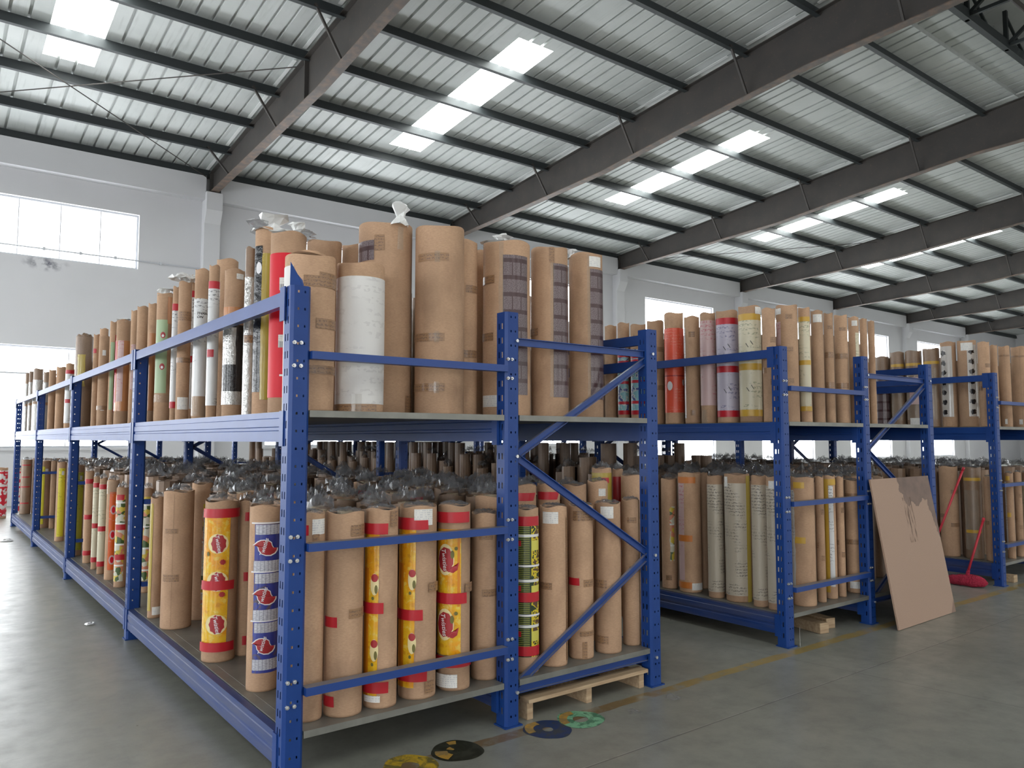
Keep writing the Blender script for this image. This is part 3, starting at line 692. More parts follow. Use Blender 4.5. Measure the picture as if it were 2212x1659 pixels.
# bent torn tab on the corner post
bt = MB(); p0 = FIRST[0]
bt.add([(-0.050, -0.02, PH - 0.01), (-0.045, -0.01, PH + 0.115), (-0.012, -0.02, PH + 0.055), (0.008, -0.03, PH + 0.028), (0.012, -0.035, PH + 0.005), (0.01, -0.04, PH - 0.01)],
       [(0, 1, 2, 3, 4, 5)])
bo = bt.build('bent_tab', 'blue_steel', p0); so = bo.modifiers.new('thickness', 'SOLIDIFY'); so.thickness = 0.004
ROLLS=[
(1, 1.547, 3.726, 0.126, 0.789, 'torn', 'wide cardboard roll with a ragged top and printed tape, behind the blue corner post'),
(1, 1.829, 3.724, 0.124, 0.789, 'whitesheet', 'cardboard roll wrapped in a white sheet, second along the nearest upper deck end'),
(1, 2.12, 3.996, 0.156, 1.105, 'patchleft', 'tall cardboard roll with a brown printed patch near its top, behind the white-wrapped roll'),
(1, 2.361, 3.782, 0.142, 1.084, 'tall3', 'tall plain cardboard roll with three brown tape strips, right of the tallest one'),
(1, 2.62, 3.929, 0.089, 1.084, 'plaintape', 'cardboard roll half hidden behind the tall plain roll with three tape strips'),
(1, 2.845, 4.105, 0.065, 1.093, 'plain', 'cardboard roll seen as a thin strip left of the roll behind the second post'),
(1, 2.867, 3.806, 0.146, 1.08, 'brownfilm', 'tall cardboard roll with brown printed film, directly behind the second blue post'),
(1, 3.196, 3.78, 0.12, 1.092, 'brownfilm2', 'tall cardboard roll with brown printed film, middle one of three beside each other'),
(1, 3.51, 3.773, 0.113, 1.1, 'brownfilm3', 'tall cardboard roll with brown film and white paper label near its top'),
(1, 1.565, 4.077, 0.095, 0.991, 'redfilm', 'roll in bright red film with two barcode labels, near the blue corner post'),
(1, 1.565, 4.423, 0.065, 1.098, 'yellowblack', 'tall roll with black and yellow film strip, just left of the red film roll'),
(1, 1.5, 4.501, 0.03, 0.995, 'silver', 'thin roll in silvery clear wrap, two left of the red film roll'),
(1, 1.882, 4.324, 0.102, 1.045, 'plain', 'brown cardboard roll rising behind the red film roll'),
(1, 2.102, 4.359, 0.082, 1.064, 'plain', 'brown cardboard roll peeking over the white-wrapped roll'),
(1, 1.53, 4.888, 0.06, 0.932, 'blackfilm', 'roll in glossy black and silver film on upper deck'),
(1, 1.734, 5.714, 0.074, 1.178, 'plain', 'cardboard roll with a curled top behind the black film roll'),
(1, 1.503, 5.229, 0.033, 1.019, 'whiteprint', 'white printed roll with a red band, left of the black film roll'),
(1, 1.517, 5.566, 0.047, 1.053, 'whiteprint2', 'white film roll with black lettering and a cardboard top on upper deck'),
(1, 1.604, 6.114, 0.024, 1.116, 'whiteprint', 'thin white printed roll left of the one with black lettering'),
(1, 1.516, 5.997, 0.046, 1.035, 'tapedtop', 'cardboard roll taped twice under a loose white plastic cap'),
(1, 1.544, 6.372, 0.024, 1.064, 'whitered', 'narrow white roll with red bands left of the white-capped roll'),
(1, 1.532, 6.668, 0.062, 1.05, 'greenpatch', 'cardboard roll with pale green film bearing two small red emblems'),
(1, 1.535, 7.108, 0.035, 1.03, 'orangestrip', 'thin cardboard roll with an orange strip left of the pale green film roll'),
(1, 1.515, 7.39, 0.045, 1.041, 'plain', 'plain cardboard roll just above the second left post'),
(1, 1.559, 7.956, 0.029, 1.086, 'plainpink', 'narrow cardboard roll left of the plain roll above the second left post'),
(1, 1.533, 8.298, 0.063, 1.033, 'orangefilm', 'cardboard roll with orange tinted film, upper deck second bay'),
(1, 1.531, 8.812, 0.031, 1.081, 'greenstrip', 'thin roll with pale green and red film beside the orange film roll'),
(1, 1.522, 9.232, 0.052, 0.974, 'capped', 'cardboard roll with small white tape tabs, two left of the orange film roll'),
(1, 1.593, 9.707, 0.043, 1.115, 'plain', 'taller cardboard roll directly behind the one with white tape tabs'),
(1, 1.532, 9.774, 0.032, 1.051, 'plainred', 'thin cardboard roll with small red mark right of the lumpy topped roll'),
(1, 1.569, 10.856, 0.099, 1.14, 'lumpy', 'wide cardboard roll with lumpy brown top and yellow print, upper deck'),
(1, 1.519, 11.613, 0.049, 0.861, 'whiteprint', 'short roll with pale print just left of the lumpy topped roll'),
(1, 1.528, 12.506, 0.058, 0.884, 'plain', 'short brown roll, second left of the lumpy topped roll'),
(1, 1.517, 13.321, 0.047, 0.897, 'plain', 'short brown roll, third left of the lumpy topped roll'),
(1, 1.51, 13.998, 0.04, 0.916, 'silver', 'short roll in clear wrap right of the farthest visible posts'),
(1, 1.543, 15.408, 0.073, 1.068, 'silver', 'dark wrapped roll right of the last post on upper deck'),
(1, 1.504, 16.076, 0.034, 1.068, 'silver', 'thin wrapped roll, second from the far left end of the upper deck'),
(1, 1.502, 16.709, 0.032, 1.078, 'silver', 'thin wrapped roll at the far left end of the upper deck'),
(0, 1.547, 3.673, 0.073, 0.985, 'label1', 'cardboard roll with white paper label, right beside the blue corner post, lower deck'),
(0, 1.723, 3.644, 0.094, 0.984, 'lowplain', 'plain cardboard roll with a red tape end, second from corner post on lower deck'),
(0, 1.924, 3.633, 0.083, 0.991, 'yellowstrip', 'cardboard roll with yellow snack film strip and low white label, third from corner post'),
(0, 2.152, 3.649, 0.099, 0.991, 'yellowstrip2', 'cardboard roll with yellow snack film strip and a high white label under red tape'),
(0, 2.377, 3.639, 0.089, 0.986, 'yellowlogo', 'cardboard roll with broad yellow film showing two red Twisties emblems'),
(0, 2.611, 3.676, 0.076, 0.924, 'lowplain2', 'plain cardboard roll just left of the second blue post on lower deck'),
(0, 2.875, 3.625, 0.075, 0.939, 'greenlines', 'roll in green, yellow and red striped film right of the second blue post'),
(0, 3.096, 3.633, 0.083, 0.941, 'labelR', 'cardboard roll with white label and serrated edge, right of the green striped roll'),
(0, 3.331, 3.643, 0.078, 0.936, 'redsquare', 'cardboard roll with one small red tape square halfway up'),
(0, 3.558, 3.634, 0.084, 0.937, 'labelR2', 'cardboard roll with white label crossed by the blue diagonal brace'),
(0, 3.8, 3.659, 0.059, 0.945, 'lowplain3', 'plain cardboard roll next to the third blue post on lower deck'),
(0, 3.076, 3.898, 0.078, 1.059, 'redtop', 'cardboard roll with slanted red tape, behind the green striped roll'),
(0, 3.278, 3.894, 0.074, 1.057, 'redtop', 'cardboard roll with slanted red tape, behind the roll with serrated edge'),
(0, 3.509, 3.903, 0.083, 1.043, 'lowplain4', 'plain cardboard roll in second row, above the red tape square roll'),
(0, 3.716, 3.889, 0.069, 1.061, 'labelS', 'cardboard roll with small white label in the second row by the brace'),
(0, 4.176, 4.324, 0.074, 1.125, 'yellowish', 'yellowish wrapped roll with a red mark behind the small white label roll'),
(0, 4.316, 4.291, 0.041, 1.114, 'plainred2', 'reddish wrapped roll in the third row left of the plain tan one'),
(0, 4.332, 4.16, 0.08, 1.071, 'lowplain4', 'plain tan cardboard roll in second row beside third blue post'),
(0, 1.534, 4.256, 0.084, 0.985, 'blue', 'roll in blue and white film with three red Twisties emblems by the corner post'),
(0, 1.671, 4.974, 0.051, 0.955, 'redtabs', 'cardboard roll with red tape tabs between the blue and the yellow snack film rolls'),
(0, 1.513, 4.971, 0.098, 0.966, 'yellowtw', 'leaning roll in yellow snack film with red Twisties emblems and three red tapes'),
(0, 1.728, 6.153, 0.078, 1.011, 'edgeprint', 'tall cardboard roll with a printed edge, left behind the yellow snack film roll'),
(0, 1.517, 5.997, 0.105, 0.97, 'lowplain5', 'wide plain cardboard roll leaning over the beam, lower deck first bay'),
(0, 1.463, 6.405, 0.048, 0.901, 'yellowedge', 'cardboard roll with a yellow edge and low white label, lower deck first bay'),
(0, 1.626, 7.485, 0.046, 0.91, 'fruitfilm', 'thin roll in multicoloured film just right of the second left post'),
(0, 1.501, 7.902, 0.051, 0.903, 'fruitfilm2', 'roll in multicoloured film with red tape, just left of the second left post'),
(0, 1.504, 8.371, 0.054, 0.951, 'orangelow', 'cardboard roll with bright orange film, lower deck second bay'),
(0, 1.485, 8.766, 0.035, 0.953, 'whitelow', 'white film roll with red tapes left of the bright orange film roll'),
(0, 1.48, 9.11, 0.03, 0.953, 'whitelow', 'narrower white film roll with red tapes, further left of the two'),
(0, 1.492, 9.623, 0.042, 0.994, 'redbands', 'cardboard roll with three red bands, left of the two white film rolls'),
(0, 1.497, 10.328, 0.047, 1.041, 'limelow', 'roll in lime green film right of the third left post'),
(0, 1.506, 11.88, 0.056, 1.042, 'limefilm', 'roll with a broad lemon yellow film strip, left of the third left post'),
(0, 1.622, 13.602, 0.042, 1.013, 'plain', 'narrow cardboard roll between the two lemon yellow film rolls'),
(0, 1.528, 13.799, 0.078, 1.011, 'limefilm2', 'cardboard roll with a lemon yellow strip on its left side'),
(0, 1.538, 16.55, 0.088, 0.973, 'pinkprint', 'cardboard roll with faint red print near the far end of lower deck'),
(0, 5.492, 4.801, 0.072, 0.983, 'glitter', 'cardboard roll with a dotted printed strip, left end of second rack lower deck'),
(0, 5.519, 4.584, 0.099, 1.046, 'orangetaped', 'cardboard roll with orange tapes and low white label in second rack'),
(0, 5.719, 4.587, 0.039, 1.037, 'plain', 'narrow dark cardboard roll between the orange taped and the first speckled roll'),
(0, 5.487, 4.276, 0.067, 1.032, 'speckle', 'grey speckled film roll with dark bottom, left one of three in second rack'),
(0, 5.523, 4.076, 0.103, 1.052, 'specklegold', 'speckled beige film roll with a golden right edge in second rack'),
(0, 5.477, 3.83, 0.057, 1.049, 'speckle', 'grey speckled film roll just right of the golden edged roll'),
(0, 5.473, 3.692, 0.053, 1.046, 'specklelabel', 'grey speckled film roll with white label touching the fourth post'),
(0, 5.809, 3.644, 0.094, 1.033, 'yelltape', 'cardboard roll with two yellow tapes and a pale edge strip right of the fourth post'),
(0, 6.018, 3.614, 0.034, 1.032, 'plaintape', 'narrow cardboard roll with a tiny low label beside the yellow taped one'),
(0, 6.228, 3.649, 0.049, 1.033, 'orangewhite', 'roll with an orange and white vertical strip in second rack'),
(0, 6.367, 3.633, 0.033, 1.021, 'plaintape', 'narrow cardboard roll right of the orange and white strip roll'),
(0, 6.645, 3.668, 0.068, 0.98, 'labellow', 'cardboard roll with a low white label next to the fifth post'),
(1, 5.479, 5.527, 0.059, 1.005, 'plain', 'brown cardboard roll at the left end of the second rack upper deck'),
(1, 5.478, 5.347, 0.058, 1.011, 'stickers', 'roll with blue and red cartoon-coloured stickers in second rack, left one'),
(1, 5.494, 5.165, 0.074, 0.974, 'stickers2', 'roll with light blue print and a red tape in second rack'),
(1, 5.498, 4.948, 0.078, 0.983, 'plaintape', 'cardboard roll just right of the third blue post on second rack upper deck'),
(1, 5.506, 4.727, 0.086, 1.029, 'orangered', 'roll in orange-red film with two white blobs, second rack upper deck'),
(1, 5.488, 4.503, 0.068, 0.967, 'paleedge', 'cardboard roll with pale left edge right of the orange-red film roll'),
(1, 5.486, 4.322, 0.066, 0.977, 'pink', 'roll in pale pink printed film, second rack upper deck'),
(1, 5.511, 4.136, 0.091, 0.971, 'lilac', 'roll in lilac printed film with three crimson tape bands'),
(1, 5.509, 3.905, 0.089, 0.979, 'cream', 'roll in cream printed film with three ochre tape bands, second rack'),
(1, 5.473, 3.696, 0.053, 0.933, 'plaintape', 'dark cardboard roll right of the cream film roll with ochre bands'),
(1, 5.748, 3.706, 0.086, 0.985, 'pinklabel', 'cardboard roll with a pink and white strip above the fourth post'),
(1, 5.946, 3.667, 0.047, 0.983, 'creamstrip', 'roll with a cream film strip and ochre bands, second from the fourth post'),
(1, 6.145, 3.669, 0.049, 0.979, 'label2', 'cardboard roll with white label near its top, third from the fourth post'),
(1, 6.311, 3.659, 0.039, 0.972, 'twotape', 'thin cardboard roll with two brown tapes, fourth from the fourth post'),
(1, 6.543, 3.676, 0.056, 0.978, 'twotape', 'wider cardboard roll with two brown tapes, fifth from the fourth post'),
(1, 6.744, 3.665, 0.045, 0.981, 'creamlabel', 'cardboard roll with a small white label and cream sliver above fifth post'),
(1, 6.895, 3.652, 0.032, 0.978, 'plain', 'thin cardboard roll directly behind the top of the fifth post'),
(1, 7.03, 3.649, 0.029, 0.969, 'plain', 'last thin cardboard roll, right of the fifth post on second rack'),
(1, 9.56, 4.838, 0.08, 0.896, 'darkprint', 'low dark printed roll at the left end of the third rack upper deck'),
(1, 9.56, 4.645, 0.08, 0.937, 'brownshiny', 'shiny brown wrapped roll, second from left in the third rack upper deck'),
(1, 9.571, 4.453, 0.091, 0.936, 'brownshiny2', 'shiny wrapped roll with low white label behind the sixth post brace'),
(1, 9.568, 4.242, 0.088, 0.944, 'brownshiny', 'shiny brown wrapped roll right of the sixth post, with a red mark'),
(1, 9.561, 4.047, 0.081, 1.002, 'butterfly', 'roll with a strip of black shapes on white film, left one of two'),
(1, 9.577, 3.848, 0.097, 0.998, 'butterfly2', 'wider roll with white label and strip of black shapes, right one of two'),
(1, 9.539, 3.658, 0.059, 0.964, 'plaintape', 'tan roll with clear wrap just left of the seventh post top'),
(1, 9.925, 3.698, 0.038, 0.962, 'plain', 'narrow tan roll behind the seventh post top'),
(1, 10.171, 3.679, 0.059, 0.965, 'seam', 'tan cardboard roll with small label, first right of the seventh post'),
(1, 10.701, 3.706, 0.086, 0.998, 'seam', 'tan cardboard roll cut by the right picture edge, third rack upper deck'),
(0, 9.578, 4.108, 0.098, 1.028, 'plaintape', 'dark brown cardboard roll behind the red mop handle, third rack lower deck'),
(0, 9.57, 3.847, 0.09, 1.025, 'brownshiny3', 'brown roll in clear wrap with yellow tapes right of the red mop handle'),
(0, 9.55, 3.646, 0.07, 0.927, 'plaintape', 'brown cardboard roll touching the seventh post on lower deck'),
(0, 9.899, 3.59, 0.04, 0.96, 'yelltape', 'pale roll with yellow tape, first right of the seventh post on lower deck'),
(0, 10.141, 3.588, 0.038, 0.964, 'plaintape', 'narrow brown roll, second right of the seventh post on lower deck'),
(0, 10.555, 3.616, 0.066, 0.953, 'redband1', 'pale roll with an orange tape at the right picture edge, lower deck'),
(-1, 1.307, 18.7, 0.112, 1.015, 'redwhite', 'leftmost roll in red and white film on the floor beyond the first rack'),
(-1, 1.613, 18.7, 0.087, 1.007, 'redwhite', 'roll in red and white film standing on the floor behind the last left post'),
]
# ================================================================ rolls
CAMXY = (0.0, 0.0)
def lathe_wrap(r, h, n, wob, rng, core=True):
    """hollow paper wrap standing on z=0: wobbling wall, thin rim, recessed"""
    ph = [rng.uniform(0, 6.28) for _ in range(4)]
    def rad(a, z):
        return r * (1 + wob * (0.6 * math.sin(2 * a + ph[0]) + 0.4 * math.sin(3 * a + ph[1] + 3 * z)) + wob * 0.5 * math.sin(5 * z + ph[2]))
    zs = [0.0, 0.012] + [h * k / 7 for k in range(1, 7)] + [h - 0.004, h]
    vs, fs = [], []
    for z in zs:
        s = 0.985 if z == 0.0 else 1.0
        for i in range(n):
            a = 2 * math.pi * i / n; q = rad(a, z) * s; zz = z + (0.006 * math.sin(3 * a + ph[3]) * (z >= zs[-2]))
            vs.append((q * math.cos(a), q * math.sin(a), zz))
    for z, dr in ((h, 0.005), (h - 0.03, 0.005)):
        for i in range(n):
            a = 2 * math.pi * i / n; q = rad(a, z) - dr; zz = z + (0.006 * math.sin(3 * a + ph[3]) * (z == h))
            vs.append((q * math.cos(a), q * math.sin(a), zz))
    L = len(zs) + 2
    for j in range(L - 1):
        for i in range(n):
            fs.append((j*n+i, j*n+(i+1) % n, (j+1)*n+(i+1) % n, (j+1)*n+i))
    fs.append(tuple(range(n))[::-1])
    return vs, fs, rad
def end_disc(r, h, n=24):
    c = min(0.042, r * 0.5); mb = MB(); vs = []
    for q, z in ((r - 0.004, h - 0.012), (c, h - 0.010), (c, h - 0.12)):
        vs += [(q * math.cos(2*math.pi*i/n), q * math.sin(2*math.pi*i/n), z) for i in range(n)]
    mb.add(vs, [(j*n+i, j*n+(i+1) % n, (j+1)*n+(i+1) % n, (j+1)*n+i) for j in range(2) for i in range(n)]); return mb
def core_ring(r, h, n=20):
    c = min(0.042, r * 0.5); mb = MB(); vs = []
    for q, z in ((c - 0.001, h - 0.05), (c - 0.001, h + 0.004), (c - 0.007, h + 0.004), (c - 0.007, h - 0.10)):
        vs += [(q * math.cos(2*math.pi*i/n), q * math.sin(2*math.pi*i/n), z) for i in range(n)]
    mb.add(vs, [(j*n+i, j*n+(i+1) % n, (j+1)*n+(i+1) % n, (j+1)*n+i) for j in range(3) for i in range(n)]); return mb
class Roll:
    def __init__(s, name, x, y, z, r, h, body='cardboard', n=None, rz=None, wob=0.012, lean=None, seed=0, top='disc'):
        s.rng = random.Random(seed); s.r, s.h = r, h; s.eps = 0.0022
        n = n or (40 if r > 0.05 else 28)
        rz = math.atan2(CAMXY[1] - y, CAMXY[0] - x) if rz is None else rz
        s.root = empty(name, (x, y, z), rz)
        if lean: s.root.rotation_euler = (lean[0], lean[1], rz)
        vs, fs, s.rad = lathe_wrap(r, h, n, wob, s.rng)
        m = MB().add(vs, fs); s.body = m.build('paper_wrap', body, s.root, smooth=False)
        for i, p in enumerate(s.body.data.polygons): p.use_smooth = i < n * 9
        if top: end_disc(r, h).build('roll_end', 'roll_end', s.root, smooth=True)
        s.layer = 0
    def arc(s, u0, u1):
        return math.asin(max(-1, min(1, u0))), math.asin(max(-1, min(1, u1)))
    def patch(s, name, m, u0, u1, v0, v1, edge=0.0, skew=0.0, label=None, full=False, absz=False, lift=0.0, deg=None):
        """piece of film or tape lying on the wrap; u across the near side (-1..1), v up the height (0..1)"""
        a0, a1 = s.arc(u0, u1)
        if deg: a0, a1 = math.radians(deg[0]), math.radians(deg[1])
        z0, z1 = (v0, v1) if absz else (v0 * s.h, v1 * s.h)
        s.layer += 1; e = s.eps + 0.0005 * s.layer + lift
        na = max(2, int((a1 - a0) / 0.13)); nz = max(1, min(28, int((z1 - z0) / (0.03 if edge else 0.09))))
        vs, uv, fs = [], [], []
        w0 = [s.rng.uniform(-1, 1) * edge for _ in range(nz + 1)]; w1 = [s.rng.uniform(-1, 1) * edge for _ in range(nz + 1)]
        if edge:
            for k in range(1, nz): w0[k] = (w0[k] + w0[k-1]) / 2; w1[k] = (w1[k] + w1[k-1]) / 2
        for j in range(nz + 1):
            t = j / nz; z = z0 + (z1 - z0) * t
            b0, b1 = a0 + w0[j], a1 + w1[j] + skew * t
            for i in range(na + 1):
                a = b0 + (b1 - b0) * i / na; q = s.rad(a, z) + e
                vs.append((q * math.cos(a), q * math.sin(a), z)); uv.append(((a - a0) * s.r, z))
        for j in range(nz):
            for i in range(na):
                k = j * (na + 1) + i; fs.append((k, k + 1, k + na + 2, k + na + 1))
        o = MB().add(vs, fs).build(name, m, s.root, smooth=True, uv=uv)
        if label: o['label'] = label
        return o
    def star(s, name, m, ac, zc, pts, parent=None, lift=0.0):
        """flat emblem: outline pts (du metres right, dz metres up) wrapped on the roll"""
        s.layer += 1; e = s.eps + 0.0005 * s.layer + lift; n = len(pts); vs = []; R = 4
        for k in range(1, R + 1):
            for du, dz in pts:
                a = ac + du * k / R / s.r; q = s.rad(a, zc + dz * k / R) + e
                vs.append((q * math.cos(a), q * math.sin(a), zc + dz * k / R))
        q = s.rad(ac, zc) + e; vs.append((q * math.cos(ac), q * math.sin(ac), zc)); c = len(vs) - 1
        fs = [(c, i, (i + 1) % n) for i in range(n)] + [(k*n+i, (k+1)*n+i, (k+1)*n+(i+1) % n, k*n+(i+1) % n) for k in range(R - 1) for i in range(n)]
        return MB().add(vs, fs).build(name, m, parent or s.root, smooth=True)
    def text(s, word, m, ac, zc, size, rot, parent=None, shear=0.25):
        s.layer += 1; e = s.eps + 0.0005 * s.layer + 0.0006
        key = word
        if key not in TXT:
            cu = bpy.data.curves.new('t', 'FONT'); cu.body = word; cu.align_x = 'CENTER'; cu.align_y = 'CENTER'; cu.shear = shear; cu.resolution_u = 2; cu.offset = 0.012
            ob = bpy.data.objects.new('t', cu); COL.objects.link(ob); bpy.context.view_layer.update()
            me = bpy.data.meshes.new_from_object(ob.evaluated_get(bpy.context.evaluated_depsgraph_get()))
            TXT[key] = ([tuple(v.co) for v in me.vertices], [tuple(p.vertices) for p in me.polygons]); bpy.data.objects.remove(ob)
        V, F = TXT[key]; vs = []; c, sn = math.cos(rot), math.sin(rot)
        for x, y, _ in V:
            du, dz = (x * c - y * sn) * size, (x * sn + y * c) * size
            a = ac + du / s.r; q = s.rad(a, zc + dz) + e
            vs.append((q * math.cos(a), q * math.sin(a), zc + dz))
        return MB().add(vs, F).build('printed_name', m, parent or s.root)
    def film_top(s, m='clear_film', hgt=0.05, spread=1.12, name='crumpled_film', peak=0.0, off=(0, 0), skirt=0.03):
        return crumple(s.rng, s.r * spread, hgt, skirt, peak, off).build(name, m, s.root)
    def set_z(s, o, z): o.location.z = z; return o
TXT = {}
def crumple(rng, R, hgt, skirt, peak, off=(0, 0), z0=0.0, na=17, nr=7):
    mb = MB(); vs = []
    dirs = [rng.uniform(0.8, 1.0) for _ in range(na)]
    for k in range(nr + 1):
        t = k / nr
        for i in range(na):
            a = 2 * math.pi * (i + rng.uniform(-.3, .3)) / na; q = R * t * (dirs[i] if k == nr else 1) * rng.uniform(0.86, 1.0)
            z = z0 + hgt * (1 - t ** 2) * rng.uniform(0.05, 0.8) + rng.uniform(0, hgt * 0.6) - (skirt * rng.uniform(0.4, 1.5) if k == nr else 0)
            z += peak * max(0, 1 - t * 2.2)
            vs.append((off[0] * (1 - t) + q * math.cos(a), off[1] * (1 - t) + q * math.sin(a), z))
    mb.add(vs, [(k*na+i, k*na+(i+1) % na, (k+1)*na+(i+1) % na, (k+1)*na+i) for k in range(nr) for i in range(na)])
    return mb
def tuft(rng, w, hgt, z0, off, n=9):
    """standing twist of bunched film"""
    mb = MB(); rings = 6; vs = []
    prof = [(1.0, 0), (0.62, 0.22), (0.42, 0.42), (0.75, 0.68), (1.0, 0.86), (0.55, 1.0)]
    for q, t in prof:
        for i in range(n):
            a = 2 * math.pi * i / n; k = q * w * rng.uniform(0.6, 1.25)
            vs.append((off[0] + k * math.cos(a), off[1] + k * math.sin(a), z0 + hgt * (t + rng.uniform(-.08, .08))))
    mb.add(vs, [(j*n+i, j*n+(i+1) % n, (j+1)*n+(i+1) % n, (j+1)*n+i) for j in range(rings - 1) for i in range(n)])
    mb.add(vs[-n:], [tuple(range(n))]); return mb
# Twisties-style curl outline and round emblem outlines
def curl_pts(sc):
    # blob body with a tail sweeping up to the left and one down to the right
    P = [(-0.36, 0.60), (-0.10, 0.62), (0.22, 0.56), (0.46, 0.38), (0.52, 0.12), (0.66, -0.10), (0.92, -0.22), (1.02, -0.12), (0.98, -0.34), (0.78, -0.58),
         (0.42, -0.74), (0.05, -0.72), (-0.30, -0.56), (-0.50, -0.28), (-0.56, 0.0), (-0.74, 0.16), (-0.98, 0.16), (-0.80, 0.30), (-0.60, 0.48)]
    return [(a * sc, b * sc) for a, b in P]
def blob_pts(w, h, n=20, jag=0.0, rng=None):
    return [(w * math.cos(2*math.pi*i/n) * (1 + (jag if i % 2 else -jag)), h * math.sin(2*math.pi*i/n) * (1 + (jag if i % 2 else -jag))) for i in range(n)]

def style(R, st):
    p, h = R.patch, R.h
    def tape(u0, u1, v, w=0.048, m='tape_red', name='tape', sk=0.0, edge=0.03):
        z = v * h; return p(name, m, u0, u1, z - w / 2, z + w / 2, edge, sk, absz=True)
    def lab(u0, u1, v, w=0.06): z = v * h; return p('paper_label', 'paper_label', u0, u1, z - w / 2, z + w / 2, absz=True)
    def bt(u0, u1, v, w=0.045): return tape(u0, u1, v, w, 'tape_brown', edge=0.0)
    def cap(m='white_film', w=0.05, hg=0.07, off=(0.3, 0.0)):
        w *= 1.25; hg *= 1.25
        o = tuft(R.rng, w, hg, h - 0.015, (off[0] * R.r, off[1] * R.r)).build('film_twist', m, R.root)
    if st == 'torn':
        p('film_sheet', 'sheet_white', -1, -0.62, 0.0, 0.93, 0.10)
        bt(-0.25, 0.995, 0.83, 0.055); bt(0.35, 0.98, 0.865, 0.04); bt(0.25, 0.995, 0.56, 0.05); p('old_tape', 'tape_brown', 0.0, 0.99, 0.235, 0.29, 0.02)
        m = MB(); R_ = R.r; m.add([(R_*math.cos(a)*s_, R_*math.sin(a)*s_, h - 0.005 + dz) for a, s_, dz in
              [(-1.2, 1.0, 0), (-0.9, 1.0, 0.012), (-0.5, 1.0, 0.02), (0.0, 1.0, 0.014), (0.3, 1.0, 0.022), (0.5, 0.98, 0.004), (0.9, 1.0, 0.0), (0.4, 0.75, 0.03), (-0.3, 0.7, 0.035)]], [tuple(range(9))])
        m.build('torn_flap', 'cardboard', R.root)
    elif st == 'whitesheet':
        p('white_sheet', 'sheet_white', -0.999, 0.999, 0.055, 0.905, deg=(-115, 100))
        p('tape', 'tape_brown', -0.99, 0.7, 0.005, 0.05); p('tape', 'tape_clear', -0.3, 0.1, 0.0, 0.12)
    elif st == 'patchleft':
        p('film_patch', 'film_brown', -0.99, -0.42, 0.80, 0.905); p('tape', 'tape_clear', 0.42, 0.62, 0.86, 0.98, 0.02); bt(-0.4, -0.05, 0.89, 0.09)
        p('old_tape', 'tape_brown', 0.75, 0.97, 0.0, 0.10); cap('white_film', 0.05, 0.10, (0.85, 0.5))
    elif st == 'tall3':
        for v in (0.83, 0.405, 0.14): bt(-0.98 if v < .5 else -0.85, 0.35 if v > .5 else 0.2, v); p('tape', 'tape_clear', -0.2, 0.0, v - 0.03, v + 0.03)
        cap('white_film', 0.02, 0.012, (0.5, -0.2))
    elif st in ('brownfilm', 'brownfilm2', 'brownfilm3'):
        a, b, t, lo = {'brownfilm': (-0.15, 0.86, 0.915, 0.12), 'brownfilm2': (0.2, 0.995, 0.90, 0.115), 'brownfilm3': (0.25, 0.995, 0.90, 0.11)}[st]
        p('printed_film', 'film_brown', a, b, lo, t)
        p('wrap_edge', 'tape_clear', a - 0.16, a + 0.03, lo, 0.99, 0.03)
        if st == 'brownfilm': bt(-0.98, -0.5, 0.78, 0.05); bt(-0.98, -0.55, 0.45, 0.05); lab(-0.95, -0.35, 0.085, 0.07); cap('white_film', 0.05, 0.06, (0.2, -0.2)); cap('white_film', 0.07, 0.03, (0.1, -0.5))
        if st == 'brownfilm2': bt(-0.98, -0.6, 0.5, 0.05); bt(0.0, 0.25, 0.95, 0.10)
        if st == 'brownfilm3': lab(0.2, 0.85, 0.945, 0.07); cap('white_film', 0.03, 0.045, (0.2, -0.8))
    elif st in ('plaintape', 'lowplain4'):
        bt(0.2, 0.98, 0.72); bt(0.1, 0.95, 0.35); bt(-0.95, -0.4, 0.45)
    elif st == 'redfilm':
        p('printed_film', 'film_red', 0, 0, 0.085, 0.88, deg=(-100, 85))
        for v in (0.705, 0.39): z = v * h; o = p('barcode_label', 'barcode', -0.45, 0.25, z - 0.033, z + 0.033, absz=True, label='white barcode label'); p('paper_label', 'paper_label', -0.45, 0.25, z + 0.0, z + 0.036, absz=True)
        p('white_mark', 'logo_white', -0.35, 0.2, 0.20, 0.21); p('white_mark', 'logo_white', -0.3, 0.15, 0.58, 0.585)
        cap('white_film', 0.04, 0.075, (0.0, 0.5)); cap('white_film', 0.055, 0.03, (0.0, -0.3)); cap('clear_film', 0.05, 0.035, (0.2, 0.9))
    elif st == 'yellowblack':
        p('printed_film', 'film_black', -0.99, -0.35, 0.12, 0.90); p('printed_film', 'film_ochre', -0.35, 0.5, 0.08, 0.86, 0.05); R.star('round_mark', 'logo_white', math.asin(-0.62), h * 0.78, blob_pts(0.018, 0.035)); cap('white_film', 0.075, 0.085, (0.0, 0.6)); cap('clear_film', 0.06, 0.05, (0.2, -0.6))
    elif st == 'silver':
        p('printed_film', 'film_silver', 0, 0, 0.0, 0.82, deg=(-100, 95)); bt(-0.9, 0.9, 0.45)
    elif st == 'blackfilm':
        p('printed_film', 'film_black', 0, 0, 0.17, 0.62, deg=(-95, 95)); p('printed_film', 'film_silver', -0.98, 0.2, 0.35, 0.60, 0.1); p('clear_wrap', 'film_silver', 0, 0, 0.08, 0.17, deg=(-95, 95)); p('tape', 'film_tan_orange', -0.95, 0.98, 0.68, 0.74); lab(0.15, 0.8, 0.95, 0.035)
    elif st == 'whiteprint':
        p('printed_film', 'film_white', 0, 0, 0.08, 0.86, deg=(-100, 95)); tape(-0.98, 0.98, 0.87, 0.05); tape(-0.9, 0.2, 0.42, 0.05)
    elif st == 'whiteprint2':
